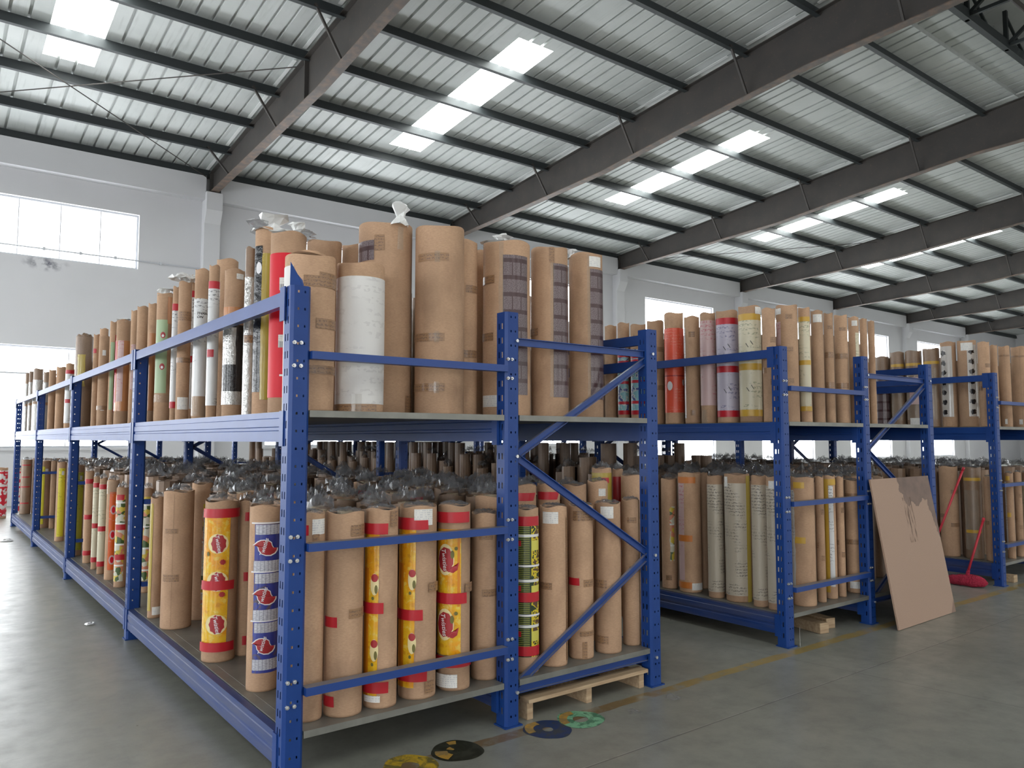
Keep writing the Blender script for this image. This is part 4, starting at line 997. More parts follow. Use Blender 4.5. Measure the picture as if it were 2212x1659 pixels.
        p('printed_film', 'film_white', 0, 0, 0.15, 0.80, deg=(-100, 95)); p('clear_wrap', 'tape_clear', 0, 0, 0.02, 0.15, deg=(-80, 85))
        R.text('THAN', 'film_black', 0.1, h * 0.70, 0.026, 0.0); R.text('ON', 'film_black', -0.2, h * 0.675, 0.024, 0.0)
    elif st == 'tapedtop':
        bt(-0.98, 0.98, 0.75, 0.07); bt(-0.98, 0.98, 0.43, 0.04); lab(-0.7, 0.8, 0.12, 0.09); crumple(R.rng, 0.13, 0.06, 0.0, 0.0, z0=h + 0.004).build('plastic_cap', 'white_film', R.root)
    elif st == 'whitered':
        p('printed_film', 'film_white', 0, 0, 0.12, 0.84, deg=(-100, 95)); tape(-0.98, 0.98, 0.845, 0.055); tape(-0.98, 0.98, 0.12, 0.05)
    elif st == 'greenpatch':
        p('printed_film', 'film_palegreen', -0.93, 0.38, 0.22, 0.79)
        for v in (0.67, 0.425): R.star('red_emblem', 'logo_red', math.asin(-0.15), h * v, blob_pts(0.018, 0.026)); R.star('emblem_centre', 'logo_white', math.asin(-0.15), h * v - 0.006, blob_pts(0.009, 0.011))
        p('tape', 'film_tan_orange', 0.3, 0.75, 0.76, 0.97, 0.05); p('tape', 'tape_clear', -0.9, 0.9, 0.15, 0.21); cap('white_film', 0.05, 0.05, (0, 0)); cap('white_film', 0.03, 0.04, (0.2, -0.5))
    elif st == 'orangestrip': p('printed_film', 'film_tan_orange', -0.5, 0.9, 0.1, 0.75)
    elif st == 'plainpink': p('clear_wrap', 'film_pink', -0.6, 0.6, 0.3, 0.7)
    elif st == 'orangefilm':
        p('printed_film', 'film_tan_orange', 0, 0, 0.13, 0.80, deg=(-80, 95)); p('printed_film', 'film_pink', -0.7, 0.1, 0.22, 0.80); tape(-0.99, -0.8, 0.5, 0.6); cap('white_film', 0.05, 0.025, (0, 0))
    elif st == 'greenstrip': p('printed_film', 'film_palegreen', -0.6, 0.5, 0.15, 0.8); tape(0.6, 0.98, 0.5, 0.8, edge=0)
    elif st == 'capped': p('white_tab', 'paper_label', -0.3, 0.3, 0.17, 0.22); p('white_tab', 'paper_label', -0.3, 0.3, 0.78, 0.84); bt(-0.98, 0.98, 0.2)
    elif st == 'plainred': tape(-0.9, 0.0, 0.82, 0.05)
    elif st == 'lumpy':
        p('printed_film', 'film_ochre', -0.7, 0.1, 0.45, 0.80, 0.1); crumple(R.rng, R.r * 1.05, 0.06, 0.09, 0.0, z0=h - 0.01).build('crumpled_paper_top', 'cardboard_wrapped_shaded', R.root)
    elif st in ('label1',): lab(0.15, 0.93, 0.935, 0.075); tape(-0.9, -0.1, 0.92, 0.05); p('scuff', 'tape_brown', 0.2, 0.6, 0.87, 0.9)
    elif st == 'lowplain': tape(-0.99, -0.35, 0.46, 0.05); tape(-0.99, -0.45, 0.075, 0.05); bt(0.3, 0.97, 0.91, 0.055); bt(0.25, 0.97, 0.50); core_ring(R.r, h).build('core_tube', 'core_card', R.root)
    elif st in ('yellowstrip', 'yellowstrip2'):
        w = 0.0 if st == 'yellowstrip' else 0.1
        p('printed_film', 'film_yellow', -0.98, -0.2 + w * 0.2, 0.06, 0.88, 0.0, 0.08)
        p('film_edge', 'film_orange_edge', -0.98, -0.72, 0.06, 0.70)
        for k, v in enumerate((0.31, 0.64)):
            ac = math.asin(-0.38 + w); R.star('snack_emblem', 'logo_halo', ac, h * v - 0.02, blob_pts(0.022, 0.055)); R.star('snack_emblem', 'logo_red', ac, h * v + 0.012, blob_pts(0.018, 0.020)); R.star('olive_mark', 'olive_mark', ac + 0.1, h * v - 0.045, blob_pts(0.008, 0.022)); R.star('olive_mark', 'olive_mark', ac - 0.1, h * v - 0.09, blob_pts(0.007, 0.009))
        for v, b in ((0.50, 0.12) if st == 'yellowstrip' else (0.435, 0.25), (0.105, 0.45) if st == 'yellowstrip' else (0.12, 0.5), (0.90, 0.35) if st == 'yellowstrip' else (0.915, 0.5)): tape(-0.99, b, v, 0.055)
        if st == 'yellowstrip': lab(-0.85, 0.0, 0.05, 0.032); bt(0.5, 0.85, 0.95, 0.08)
        else: lab(-0.2, 0.7, 0.945, 0.085); bt(0.55, 0.97, 0.575, 0.05); tape(-0.99, 0.5, 0.905, 0.05); bt(0.4, 0.8, 0.06, 0.06)
    elif st == 'yellowlogo':
        p('printed_film', 'film_yellow', -0.99, 0.42, 0.19, 0.87); p('film_edge', 'film_orange_edge', 0.20, 0.36, 0.45, 0.87)
        for v in (0.705, 0.355):
            ac = math.asin(-0.52); R.star('snack_emblem', 'logo_halo', ac, h * v, blob_pts(0.050, 0.085)); R.star('snack_emblem', 'logo_red', ac, h * v, blob_pts(0.046, 0.066, 18, 0.03)); R.star('emblem_tail', 'logo_red', ac + 0.5, h * v - 0.035, [(-0.03, -0.03), (0.0, -0.036), (0.022, -0.02), (0.030, 0.02), (0.014, 0.0), (-0.01, -0.004)]); R.text('Twisties', 'logo_white', ac - 0.05, h * v, 0.036, -math.pi / 2 + 0.12); R.star('olive_mark', 'olive_mark', math.asin(0.12), h * v + 0.06, blob_pts(0.009, 0.010)); R.star('olive_mark', 'olive_mark', math.asin(-0.1), h * v + 0.028, blob_pts(0.010, 0.022))
        for v, b in ((0.935, 0.85), (0.495, 0.72), (0.155, 0.95)): tape(-0.99, b, v, 0.058)
        lab(-0.92, 0.2, 0.055, 0.07); bt(0.62, 0.98, 0.55, 0.05)
    elif st == 'greenlines':
        p('printed_film', 'film_green_lines', -0.98, 0.97, 0.10, 0.90)
        for v in (0.925, 0.46, 0.135): tape(-0.98, 0.98, v, 0.055)
        for v in (0.645, 0.345): p('white_band', 'logo_white', -0.98, 0.98, v, v + 0.012)
    elif st == 'labelR': lab(-0.75, 0.35, 0.93, 0.07); bt(-0.95, -0.1, 0.5, 0.04); p('serrated_edge', 'tape_brown', 0.9, 0.97, 0.03, 0.93, 0.03)
    elif st == 'redsquare': tape(-0.95, -0.1, 0.50, 0.045); bt(0.2, 0.97, 0.49, 0.045); bt(-0.6, 0.95, 0.93, 0.06); bt(0.1, 0.45, 0.06, 0.10); bt(-0.1, 0.95, 0.165, 0.03)
    elif st == 'labelR2': lab(-0.5, 0.45, 0.94, 0.075); bt(-0.9, -0.1, 0.46, 0.05); bt(-0.85, 0.0, 0.09, 0.05)
    elif st in ('lowplain3', 'lowplain2'):
        bt(-0.4, 0.6, 0.86, 0.035); bt(-0.2, 0.97, 0.52, 0.04)
    elif st == 'lowplain5': bt(-0.8, 0.0, 0.71, 0.035); bt(-0.85, 0.1, 0.37, 0.05); p('seam', 'tape_brown', -0.32, -0.30, 0.02, 0.98)
    elif st == 'redtop': tape(-0.9, 0.75, 0.93, 0.05, sk=0.3)
    elif st == 'labelS': lab(0.1, 0.75, 0.93, 0.05)
    elif st == 'yellowish': p('printed_film', 'film_ochre', 0, 0, 0.1, 0.97, deg=(-90, 90)); tape(0.0, 0.7, 0.92, 0.04)
    elif st == 'plainred2': p('printed_film', 'logo_red', -0.9, 0.9, 0.3, 0.95, 0.3)
    elif st == 'blue':
        p('printed_film', 'film_blue', -0.62, 0.9, 0.10, 0.90)
        per = 0.262
        for k in range(3):
            z = 0.10 * h + per * k + 0.02
            p('nutrition_panel', 'film_white_panel', -0.62, 0.9, z - 0.005, z + 0.052, absz=True); p('ingredient_panel', 'film_white_panel', -0.55, 0.9, z + 0.192, z + 0.245, absz=True); p('white_line', 'logo_white', -0.75, 0.9, z + 0.250, z + 0.258, absz=True)
            ac = 0.02; R.star('emblem_outline', 'logo_white', ac, z + 0.125, curl_pts(0.066)); R.star('snack_emblem', 'logo_red', ac, z + 0.125, curl_pts(0.058)); R.text('Twisties', 'logo_white', ac - 0.06, z + 0.125, 0.029, math.pi / 2 - 0.25)
    elif st == 'redtabs':
        for v in (0.90, 0.51, 0.10): tape(-0.2, 0.85, v, 0.055)
    elif st == 'yellowtw':
        p('printed_film', 'film_yellow', -0.97, 0.42, 0.09, 0.90, 0.0, 0.12)
        for v in (0.70, 0.37, 0.215): pass
        for v in (0.735, 0.50, 0.235):
            ac = math.asin(-0.18); R.star('snack_emblem', 'logo_halo', ac, h * v, blob_pts(0.062, 0.060)); R.star('snack_emblem', 'logo_red', ac + 0.04, h * v, blob_pts(0.043, 0.055, 18, 0.07)); R.text('Twisties', 'logo_white', ac + 0.02, h * v, 0.033, -math.pi / 2 + 0.2)
        for v in (0.62, 0.42): R.star('small_emblem', 'logo_red', 0.12, h * v, blob_pts(0.016, 0.016, 14, 0.1)); R.star('olive_mark', 'olive_mark', -0.75, h * v + 0.05, blob_pts(0.008, 0.014))
        for v, b in ((0.925, 0.99), (0.475, 0.75), (0.095, 0.8)): tape(-0.98, b, v, 0.055)
    elif st == 'edgeprint':
        p('printed_film', 'film_fruit', 0.05, 0.4, 0.1, 0.85, 0.08); p('printed_film', 'film_white', 0.1, 0.5, 0.4, 0.8, 0.05)
    elif st == 'yellowedge': p('film_edge', 'film_ochre', -0.97, -0.55, 0.06, 0.95, 0.04); lab(-0.3, 0.9, 0.06, 0.06)
    elif st in ('fruitfilm', 'fruitfilm2'):
        p('printed_film', 'film_fruit', -0.99, 0.45, 0.06, 0.92)
        if st == 'fruitfilm2': tape(-0.9, 0.3, 0.90, 0.05); tape(-0.9, 0.6, 0.6, 0.05); tape(-0.9, 0.6, 0.3, 0.05)
    elif st == 'orangelow':
        p('printed_film', 'film_orange', -0.5, 0.95, 0.10, 0.88, 0.04)
        for v in (0.70, 0.45, 0.2): R.star('pink_emblem', 'film_pink', 0.15, h * v, blob_pts(0.025, 0.045)); R.star('pink_emblem', 'film_red', 0.15, h * v, blob_pts(0.015, 0.03))
        p('clear_wrap', 'tape_clear', -0.95, 0.95, 0.86, 0.99)
    elif st == 'whitelow':
        p('printed_film', 'film_cream', 0, 0, 0.10, 0.94, deg=(-95, 95))
        for v in (0.91, 0.47, 0.105): tape(-0.98, 0.98, v, 0.05)
    elif st == 'redbands':
        for v in (0.89, 0.5, 0.11): tape(-0.98, 0.7, v, 0.05, sk=0.2)
    elif st in ('limelow', 'limefilm', 'limefilm2'):
        m = 'film_lime' if st == 'limelow' else 'film_lemon'; a, b = {'limelow': (-0.9, 0.75), 'limefilm': (-0.6, 0.7), 'limefilm2': (-0.95, -0.05)}[st]
        p('printed_film', m, a, b, 0.06, 0.92, 0.03); lab(0.0, 0.5, 0.86, 0.05)
    elif st == 'pinkprint':
        for v in (0.9, 0.68, 0.5, 0.2): tape(-0.8, 0.6, v, 0.02, edge=0.2)
    elif st == 'glitter': p('printed_film', 'film_fruit', 0.05, 0.6, 0.25, 0.75, 0.15); bt(-0.5, 0.2, 0.1)
    elif st == 'orangetaped':
        p('film_edge', 'film_pink', -0.95, -0.5, 0.10, 0.92, 0.0, -0.0)
        for v, b in ((0.94, 0.5), (0.45, 0.2), (0.06, 0.1)): tape(-0.98, b, v, 0.055, 'tape_orange')
        lab(0.1, 0.95, 0.05, 0.06)
    elif st in ('speckle', 'specklelabel', 'specklegold'):
        p('printed_film', 'film_speckle', 0, 0, 0.05, 0.93, deg=(-95, 95) if st != 'specklegold' else (-90, 45))
        if st == 'specklegold': p('film_edge', 'film_ochre', 0.68, 0.98, 0.0, 0.99); p('white_strip', 'paper_label', -0.95, -0.72, 0.90, 0.98)
        if st == 'specklelabel': lab(-0.6, 0.7, 0.94, 0.06)
    elif st == 'yelltape': tape(-0.7, 0.2, 0.94, 0.05, 'tape_ochre'); tape(-0.75, 0.2, 0.51, 0.05, 'tape_ochre'); p('film_edge', 'film_white', -0.97, -0.65, 0.1, 0.9, 0.08)
    elif st == 'orangewhite': p('film_strip', 'tape_ochre', -0.98, -0.2, 0.05, 0.95); p('film_strip', 'film_white', -0.1, 0.6, 0.1, 0.92); tape(-0.98, 0.98, 0.95, 0.05, 'tape_ochre')
    elif st == 'labellow': lab(-0.6, 0.8, 0.07, 0.06); bt(-0.9, 0.9, 0.86); bt(-0.9, 0.9, 0.45)
    elif st in ('stickers', 'stickers2'): p('printed_film', 'film_stickers', -0.95, 0.8, 0.10, 0.75); tape(-0.98, 0.98, 0.68, 0.04); tape(-0.98, 0.98, 0.12, 0.04)
    elif st == 'orangered':
        p('printed_film', 'film_orangered', 0, 0, 0.10, 0.86, deg=(-90, 90), edge=0.0); p('dark_line', 'logo_red', -0.98, 0.98, 0.425, 0.435)
        R.star('white_blob', 'logo_white', -0.5, h * 0.34, blob_pts(0.026, 0.042)); R.star('white_blob', 'logo_white', 1.05, h * 0.37, blob_pts(0.015, 0.03))
    elif st == 'paleedge': p('film_edge', 'film_white', -0.99, -0.82, 0.05, 0.9, 0.05); bt(-0.4, 0.4, 0.83, 0.05); bt(-0.3, 0.3, 0.1, 0.05)
    elif st == 'pink': p('printed_film', 'film_pink', 0, 0, 0.16, 0.93, deg=(-90, 90)); p('clear_wrap', 'tape_clear', -0.9, -0.3, 0.0, 0.12, 0.1)
    elif st in ('lilac', 'cream'):
        p('printed_film', 'film_' + st, 0, 0, 0.07, 0.90, deg=(-90, 90)); m = 'tape_red' if st == 'lilac' else 'tape_ochre'
        for v in (0.905, 0.475, 0.08): tape(-0.98, 0.98, v, 0.055, m, edge=0)
        for v in (0.66, 0.28): R.star('ink_stroke', 'film_black', -0.25, h * v, [(-0.012, 0.016), (-0.008, 0.018), (0.012, -0.016), (0.008, -0.018)]); R.star('ink_stroke', 'film_black', 0.15, h * v + 0.02, [(-0.012, 0.016), (-0.008, 0.018), (0.012, -0.016), (0.008, -0.018)])
        if st == 'cream': lab(0.5, 0.98, 0.96, 0.06)
    elif st == 'pinklabel': lab(-0.97, -0.5, 0.95, 0.05); p('film_strip', 'film_pink', -0.99, -0.55, 0.66, 0.86); bt(-0.1, 0.5, 0.90, 0.04); bt(-0.1, 0.5, 0.62, 0.04); bt(-0.2, 0.5, 0.35, 0.04)
    elif st == 'creamstrip':
        p('printed_film', 'film_cream', -0.95, 0.85, 0.14, 0.88)
        for v in (0.90, 0.52, 0.12): tape(-0.95, 0.9, v, 0.04, 'tape_ochre', edge=0)
    elif st == 'label2': lab(-0.6, 0.8, 0.93, 0.07)
    elif st == 'twotape': bt(-0.9, 0.9, 0.62, 0.05); bt(-0.8, 0.9, 0.345, 0.05); bt(-0.2, 0.7, 0.87, 0.03)
    elif st == 'creamlabel': lab(-0.3, 0.7, 0.94, 0.05); p('film_strip', 'film_cream', 0.3, 0.85, 0.3, 0.85, 0.05)
    elif st == 'darkprint': p('printed_film', 'film_brown', 0, 0, 0.05, 0.7, deg=(-90, 90))
    elif st in ('brownshiny', 'brownshiny2', 'brownshiny3'):
        p('clear_wrap', 'tape_clear', -0.9, 0.6, 0.1, 0.75, 0.08); tape(-0.9, 0.9, 0.82 if st != 'brownshiny3' else 0.87, 0.035, 'tape_ochre')
        if st == 'brownshiny2': lab(-0.6, 0.9, 0.08, 0.08); p('printed_film', 'film_pink', -0.6, 0.6, 0.3, 0.65, 0.05)
        if st == 'brownshiny3': tape(-0.8, 0.8, 0.3, 0.035, 'tape_ochre')
    elif st in ('butterfly', 'butterfly2'):
        a, b = ((-0.95, 0.45) if st == 'butterfly' else (0.0, 0.9)); p('printed_film', 'film_black_shapes', a, b, 0.12, 0.95)
        if st == 'butterfly2': lab(-0.6, 0.6, 0.93, 0.09); p('printed_film', 'film_speckle', 0.9, 0.99, 0.1, 0.9)
    elif st == 'seam': p('seam', 'tape_brown', 0.08, 0.11, 0.02, 0.98); lab(-0.3, 0.1, 0.07, 0.06); bt(-0.9, 0.9, 0.88, 0.02)
    elif st == 'redband1': tape(-0.9, 0.6, 0.55, 0.04, 'tape_orange'); p('film_strip', 'film_cream', -0.98, -0.4, 0.05, 0.9)
    elif st == 'redwhite': p('printed_film', 'film_red_white', 0, 0, 0.05, 0.95, deg=(-95, 95))
    elif st == 'label': lab(-0.3, 0.5, 0.9, 0.06)

BASEZ = {0: 0.2465, 1: 1.7365, -1: 0.0}
WRAPPED = {'lumpy', 'brownshiny', 'brownshiny2', 'brownshiny3', 'darkprint', 'silver', 'pinkprint'}
GROUPS = {(1, 1): 'rolls on the upper deck of the first rack', (1, 0): 'rolls on the lower deck of the first rack', (2, 1): 'rolls on the upper deck of the second rack',
          (2, 0): 'rolls on the lower deck of the second rack', (3, 1): 'rolls on the upper deck of the third rack', (3, 0): 'rolls on the lower deck of the third rack'}
OCC = []
for i, (lv, x, y, r, h, st, lb) in enumerate(ROLLS):
    rk = 1 if x < 4.6 else 2 if x < 8.5 else 3
    nm = 'film_roll' if st in ('redfilm', 'blue', 'yellowtw', 'greenlines', 'blackfilm', 'whiteprint', 'whiteprint2', 'pink', 'lilac', 'cream', 'orangered', 'whitelow', 'redwhite', 'speckle', 'limelow', 'fruitfilm', 'silver', 'specklegold', 'specklelabel') else 'cardboard_roll'
    R = Roll(nm, x, y, BASEZ[lv], r, h - (0.0065 if lv == 1 else -0.0035 if lv == 0 else 0), 'cardboard_wrapped_shaded' if st in WRAPPED else 'cardboard', seed=100 + i, wob=0.010 if y < 8 else 0.006)
    style(R, st)
    if lv == 0:
        R.film_top('clear_film', 0.022 if y < 4 else 0.05, 1.06, skirt=0.012).location.z = R.h
    tag(R.root, lb, 'roll', GROUPS.get((rk, lv), 'rolls on the floor behind the first rack') if lv >= 0 else 'rolls standing on the floor at the far wall')
    OCC.append((lv, x, y, r))
for o in list(COL.objects):
    if o.name.startswith('crumpled_film') and o.location.z == 0 and o.parent and o.parent.name.startswith(('film_roll', 'cardboard_roll')):
        o.location.z = max(v.co.z for v in o.parent.children[0].data.vertices)

# packed rolls behind the front row of the lower deck: one built, the others copied
proto_list = []
for k, (r, h, m) in enumerate(((0.090, 0.985, 'cardboard_wrapped_shaded'), (0.096, 1.0, 'cardboard'), (0.086, 1.01, 'cardboard_wrapped_shaded'), (0.092, 0.97, 'cardboard_wrapped_shaded'))):
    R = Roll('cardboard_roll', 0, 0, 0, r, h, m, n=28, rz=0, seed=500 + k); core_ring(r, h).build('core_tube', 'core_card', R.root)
    if k == 1: R.patch('tape', 'tape_brown', -0.9, 0.6, 0.9, 0.93)
    if k == 2: R.patch('tape', 'tape_red', -0.6, 0.6, 0.9, 0.94)
    f = R.film_top('clear_film', 0.075, 1.10, skirt=0.015); f.location.z = h + 0.008
    proto_list.append((R.root, r))
def copy_tree(o):
    c = o.copy(); COL.objects.link(c)
    for ch in o.children:
        d = ch.copy(); COL.objects.link(d); d.parent = c
    return c
used = set(); rng = random.Random(11)
def free(lv, x, y, r): return all(l != lv or math.hypot(x - a, y - b) > r + q + 0.003 for l, a, b, q in OCC)
def place(lv, x, y, k, z, label, group):
    o, r = proto_list[k]
    if k in used: o = copy_tree(o)
    used.add(k)
    o.location = (x, y, z); o.rotation_euler.z = rng.uniform(-0.6, 0.6) + math.atan2(-y, -x)
    tag(o, label, 'roll', group); OCC.append((lv, x, y, r))
n_ind = 0; fill = []
posts = [(x, YR + BAY * f) for xs in (RX1, RX2, RX3) for x in xs for f in range(5)]
def clear_posts(x, y, r): return all(abs(x - a) > r + 0.06 or abs(y - b) > r + 0.055 for a, b in posts)
for rk, xs in ((1, RX1), (2, RX2), (3, RX3)):
    for i in (0, 1):
        xa, xb = xs[i] + (0.29 if i == 0 else 0.14), xs[i + 1] - 0.12
        nx = 5; row = 0; y = 3.95
        while y < 16.7:
            for c in range(nx):
                x = xa + (xb - xa) * (c + (0.5 if row % 2 else 0.1)) / nx + rng.uniform(-0.012, 0.012)
                k = rng.randrange(4); r = proto_list[k][1]
                if x + r > xs[i+1] - 0.06 or x - r < xs[i] + (0.20 if i == 0 else 0.06) or not clear_posts(x, y, r): continue
                if any(abs(y - (YR + BAY * f)) < r + 0.06 for f in range(5)): continue
                if free(0, x, y, r):
                    if rk == 1 and y < 6.3:
                        place(0, x, y, k, BASEZ[0], 'brown cardboard roll packed under crumpled clear film behind the ' + ('yellow snack film rolls' if i == 0 else 'rolls of the diagonally braced end'), 'packed lower rolls of the first rack, ' + ('corner side' if i == 0 else 'braced side'))
                    elif rk == 2 and y < 4.3 and x > 5.8:
                        place(0, x, y, k, BASEZ[0], 'brown cardboard roll packed behind the front row under clear film, second rack lower deck', 'packed rolls behind the front row of the second rack')
                    elif rk < 3 or y < 9: fill.append((x, y, r * (0.75 if rk == 2 and y > 6 else 1), rng.choice((0.98, 1.05, 1.15, 1.30)) if rk == 2 and y > 6 else rng.uniform(0.97, 1.01), 0)); OCC.append((0, x, y, r))
                if free(1, x, y, r) and not (rk == 1 and (y < 4.25 or (i == 1 and y < 5.0 and x > 3.55))) and not (rk > 1 and y < 4.0) and rng.random() < 0.8 and (rk < 3 or y < 9):
                    fill.append((x, y, r, rng.uniform(0.80, 0.90), 1)); OCC.append((1, x, y, r))
            row += 1; y += 0.205
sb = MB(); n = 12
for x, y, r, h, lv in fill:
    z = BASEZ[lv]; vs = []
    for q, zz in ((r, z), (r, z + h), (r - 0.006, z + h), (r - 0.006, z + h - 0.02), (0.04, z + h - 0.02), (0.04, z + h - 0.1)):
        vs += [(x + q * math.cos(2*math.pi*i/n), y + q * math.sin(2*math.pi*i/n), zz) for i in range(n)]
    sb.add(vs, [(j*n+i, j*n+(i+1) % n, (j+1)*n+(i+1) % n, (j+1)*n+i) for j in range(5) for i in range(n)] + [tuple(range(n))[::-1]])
so = sb.build('packed_cardboard_rolls', 'cardboard_wrapped_shaded'); so['kind'] = 'stuff'  # darker card stands in for the shade inside the racks
so['label'] = 'mass of packed brown rolls deep inside the racks'
cf = MB(); 
for x, y, r, h, lv in fill:
    if lv == 0 and rng.random() < 0.8 and y < 13:
        m = crumple(rng, r * 1.1, 0.09, 0.0, 0.0, z0=BASEZ[0] + h + 0.01, na=9, nr=3); k = len(cf.v)
        cf.add([(a + x, b + y, c) for a, b, c in m.v], m.f)
fo = cf.build('crumpled_clear_film', 'clear_film'); fo['kind'] = 'stuff'; fo['label'] = 'crumpled clear plastic film over the packed rolls'
print('fill', len(fill), 'individual', len([o for o in COL.objects if o.get('category') == 'roll']))

# ================================================================ things in front of the racks
# leaning fibreboard
bw, bh = 1.13, 1.262; pA, pB = Vector((6.553, 3.245, 0)), Vector((7.68, 3.273, 0))
lean = math.asin(min(0.99, 0.205 / bh)); ang = math.atan2(pB.y - pA.y, pB.x - pA.x)
me = MB().box((0, -0.0, 0), (bw, 0.016, bh))
bd = me.build('fibreboard_sheet', 'fibreboard', bevel=0.0015); bd.location = (pA.x, pA.y, 0.0035); bd.rotation_euler = (-lean, 0, ang)
tag(bd, 'large brown fibreboard sheet with damp stains leaning on the second rack', 'board')
# pallet under the braced frame of the first rack
pl = empty('wooden_pallet', (3.29, 3.95, 0)); tag(pl, 'pale wooden pallet pushed under the end of the nearest rack', 'pallet')
for dx in (-0.46, 0.0, 0.46):
    MB().box((dx - 0.022, -0.42, 0.0), (dx + 0.022, 0.42, 0.1)).build('stringer', 'pine', pl, bevel=0.003)
MB().box((-0.49, -0.45, 0.1), (0.49, -0.36, 0.122)).build('deck_board', 'pine', pl, bevel=0.002)
for k in range(1, 5): MB().box((-0.49, -0.45 + 0.2 * k, 0.1), (0.49, -0.36 + 0.2 * k, 0.122)).build('deck_board', 'pine', pl, bevel=0.002)
# timber blocks under the second rack
for (x, y, rz, lb) in ((6.02, 3.80, -0.20, 'left of two pale timber offcuts under the second rack end'), (6.23, 3.86, -0.24, 'right of two pale timber offcuts under the second rack end')):
    t = MB().box((-0.05, -0.23, 0), (0.05, 0.25, 0.085)).build('timber_block', 'pine', bevel=0.004); t.location = (x, y, 0.001); t.rotation_euler.z = rz
    tag(t, lb, 'timber', 'timber offcuts under the second rack')
t = MB().box((-0.05, -0.1, 0), (0.05, 0.1, 0.08)).build('timber_block', 'pine', bevel=0.004); t.location = (9.78, 3.62, 0.001); tag(t, 'small timber offcut by the foot of the seventh post', 'timber')
# mops
def mop(base, top, label, head=True, a=0.0):
    m = empty('mop', (base[0], base[1], 0)); tag(m, label, 'mop')
    B = Vector((0, 0, 0.085)); T = Vector((top[0] - base[0], top[1] - base[1], top[2]))
    h = MB(); h.tube(B, T, 0.0125, 12); h.build('handle', 'handle_red', m, smooth=True)
    MB().tube(T - (T - B).normalized() * 0.03, T + (T - B).normalized() * 0.01, 0.015, 12).build('grip_cap', 'handle_red', m, smooth=True)
    MB().tube(B - Vector((0, 0, 0.02)), B + (T - B).normalized() * 0.09, 0.024, 12, 0.016).build('socket', 'mop_pink', m, smooth=True)
    g = MB(); rr = random.Random(3); vs = []; n = 16; L = 0.21
    for k in range(13):
        t = -1 + 2 * k / 12; w = 0.075 * math.sqrt(max(0.02, 1 - abs(t) ** 2.6))
        for i in range(n):
            q = 2 * math.pi * i / n; j = rr.uniform(0.75, 1.2)
            x_, z_ = math.cos(q) * w * j * 1.15, math.sin(q) * w * j * 0.85
            vs.append((x_ * math.cos(a) - t * L * math.sin(a), x_ * math.sin(a) + t * L * math.cos(a), max(0.004, 0.055 + z_)))
    g.add(vs, [(k*n+i, k*n+(i+1) % n, (k+1)*n+(i+1) % n, (k+1)*n+i) for k in range(12) for i in range(n)] + [tuple(range(n))[::-1], tuple(range(12*n, 13*n))])
    g.build('mop_head', 'mop_pink', m, smooth=True)
mop((9.13, 3.77), (9.345, 3.655, 0.72), 'pink mop with a shorter leaning handle, right one by the third rack', a=0.05)
mop((9.12, 4.22), (9.345, 3.84, 1.27), 'pink mop with the taller red handle, half hidden by the fibreboard', a=0.05)
scr = MB().add([(0, 0, 0), (0.035, 0.02, 0), (0.02, 0.012, 0.13), (0.004, 0.0, 0.15)], [(0, 1, 2, 3)]).build('paper_tag', 'paper_label'); scr.location = (5.45, 3.47, 0.002); sd = scr.modifiers.new('thickness', 'SOLIDIFY'); sd.thickness = 0.001; tag(scr, 'small torn paper tag stuck by the foot of the fourth post', 'paper')
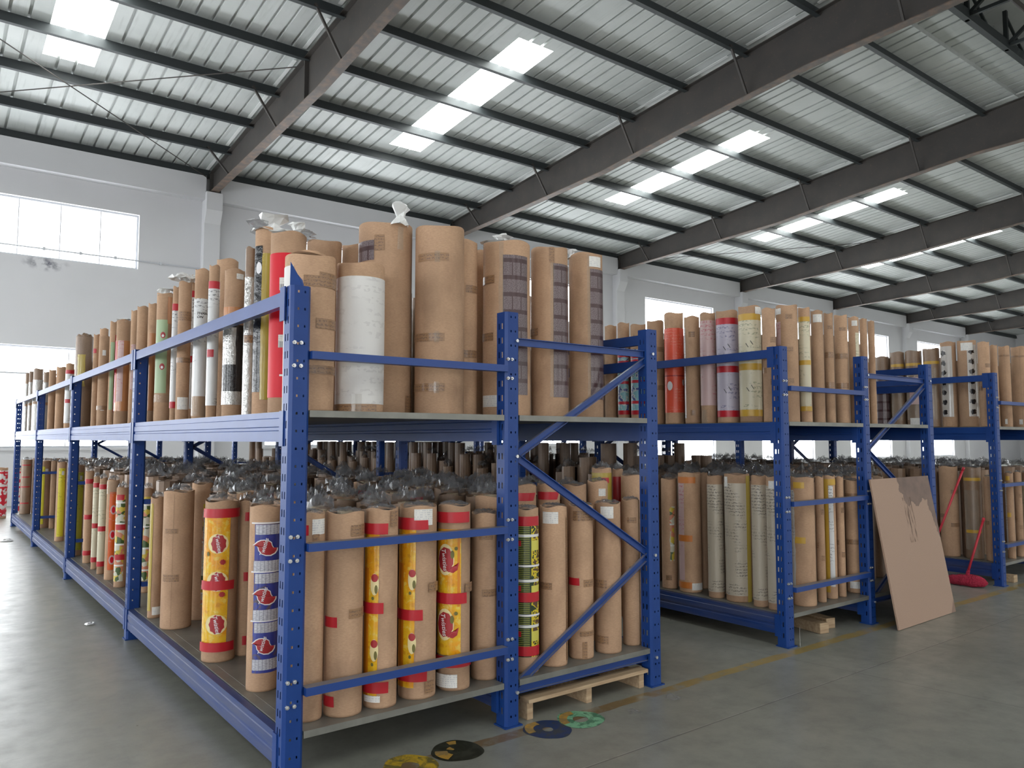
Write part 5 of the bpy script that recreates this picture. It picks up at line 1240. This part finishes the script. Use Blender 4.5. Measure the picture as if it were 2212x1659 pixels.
# residue rings on the floor
def ringmark(x, y, r0, r1, m, lb, col2=None, arc=(0, 360), z=0.0012):
    mb = MB(); n = 48; vs = []; rr = random.Random(int(x * 100))
    a0, a1 = math.radians(arc[0]), math.radians(arc[1])
    ph = rr.uniform(0, 6)
    for k in range(4):
        q = r0 + (r1 - r0) * k / 3
        for i in range(n + 1):
            a = a0 + (a1 - a0) * i / n; w = 1 + 0.04 * math.sin(3 * a + ph) + 0.012 * math.sin(7 * a) * (k == 3)
            vs.append((q * w * math.cos(a), q * w * math.sin(a), z))
    mb.add(vs, [(k*(n+1)+i, (k+1)*(n+1)+i, (k+1)*(n+1)+i+1, k*(n+1)+i+1) for k in range(3) for i in range(n)])
    o = mb.build('floor_ring_mark', m); o.location = (x, y, 0)
    if lb: tag(o, lb, 'floor mark', 'sticky ring marks on the concrete')
    return o
o = ringmark(1.97, 3.40, 0.045, 0.135, 'ring_yellow', 'yellow sticky ring mark on the concrete, nearest the corner post')
o = ringmark(2.255, 3.415, 0.0, 0.135, 'ring_black', 'black round mark with amber flecks on the concrete')
for a, q in (((150, 215), (0.05, 0.115)), ((60, 85), (0.08, 0.12)), ((95, 130), (0.02, 0.06))):
    c = ringmark(2.255, 3.415, q[0], q[1], 'ring_amber', None, arc=a, z=0.0022); c.parent = o; c.location = (0, 0, 0); c.name = 'amber_fleck'
o = ringmark(2.815, 3.355, 0.03, 0.135, 'ring_blue', 'dark blue ring mark on the concrete in front of the pallet')
c = ringmark(2.8, 3.36, 0.08, 0.128, 'ring_amber', None, arc=(85, 175), z=0.0022); c.parent = o; c.location = (0, 0, 0); c.name = 'amber_arc'
o = ringmark(3.06, 3.358, 0.045, 0.135, 'ring_green', 'mint green ring mark on the concrete next to the dark blue one', z=0.0018)
c = ringmark(3.0, 3.36, 0.08, 0.128, 'ring_amber', None, arc=(75, 185), z=0.0028); c.parent = o; c.location = (0, 0, 0); c.name = 'amber_arc'
# scraps of film on the floor and deck
def scrap(x, y, z, s, lb, m='white_film', seed=1, cat='scrap'):
    o = crumple(random.Random(seed), s, s * 0.35, 0.0, 0.0, na=8, nr=3).build('film_scrap', m); o.location = (x, y, z); tag(o, lb, cat)
scrap(1.22, 7.60, 0.003, 0.055, 'scrap of clear film on the floor beside the left beam'); scrap(1.12, 14.5, 0.003, 0.11, 'scrap of film on the floor near the far left post', seed=2)
scrap(3.38, 3.24, 0.003, 0.05, 'crumpled clear film scrap right of the mint green ring', 'clear_film', 3); scrap(3.75, 3.27, 0.003, 0.06, 'crumpled clear film scrap on the floor in front of the third post', 'clear_film', 4)
print('objects', len(COL.objects))
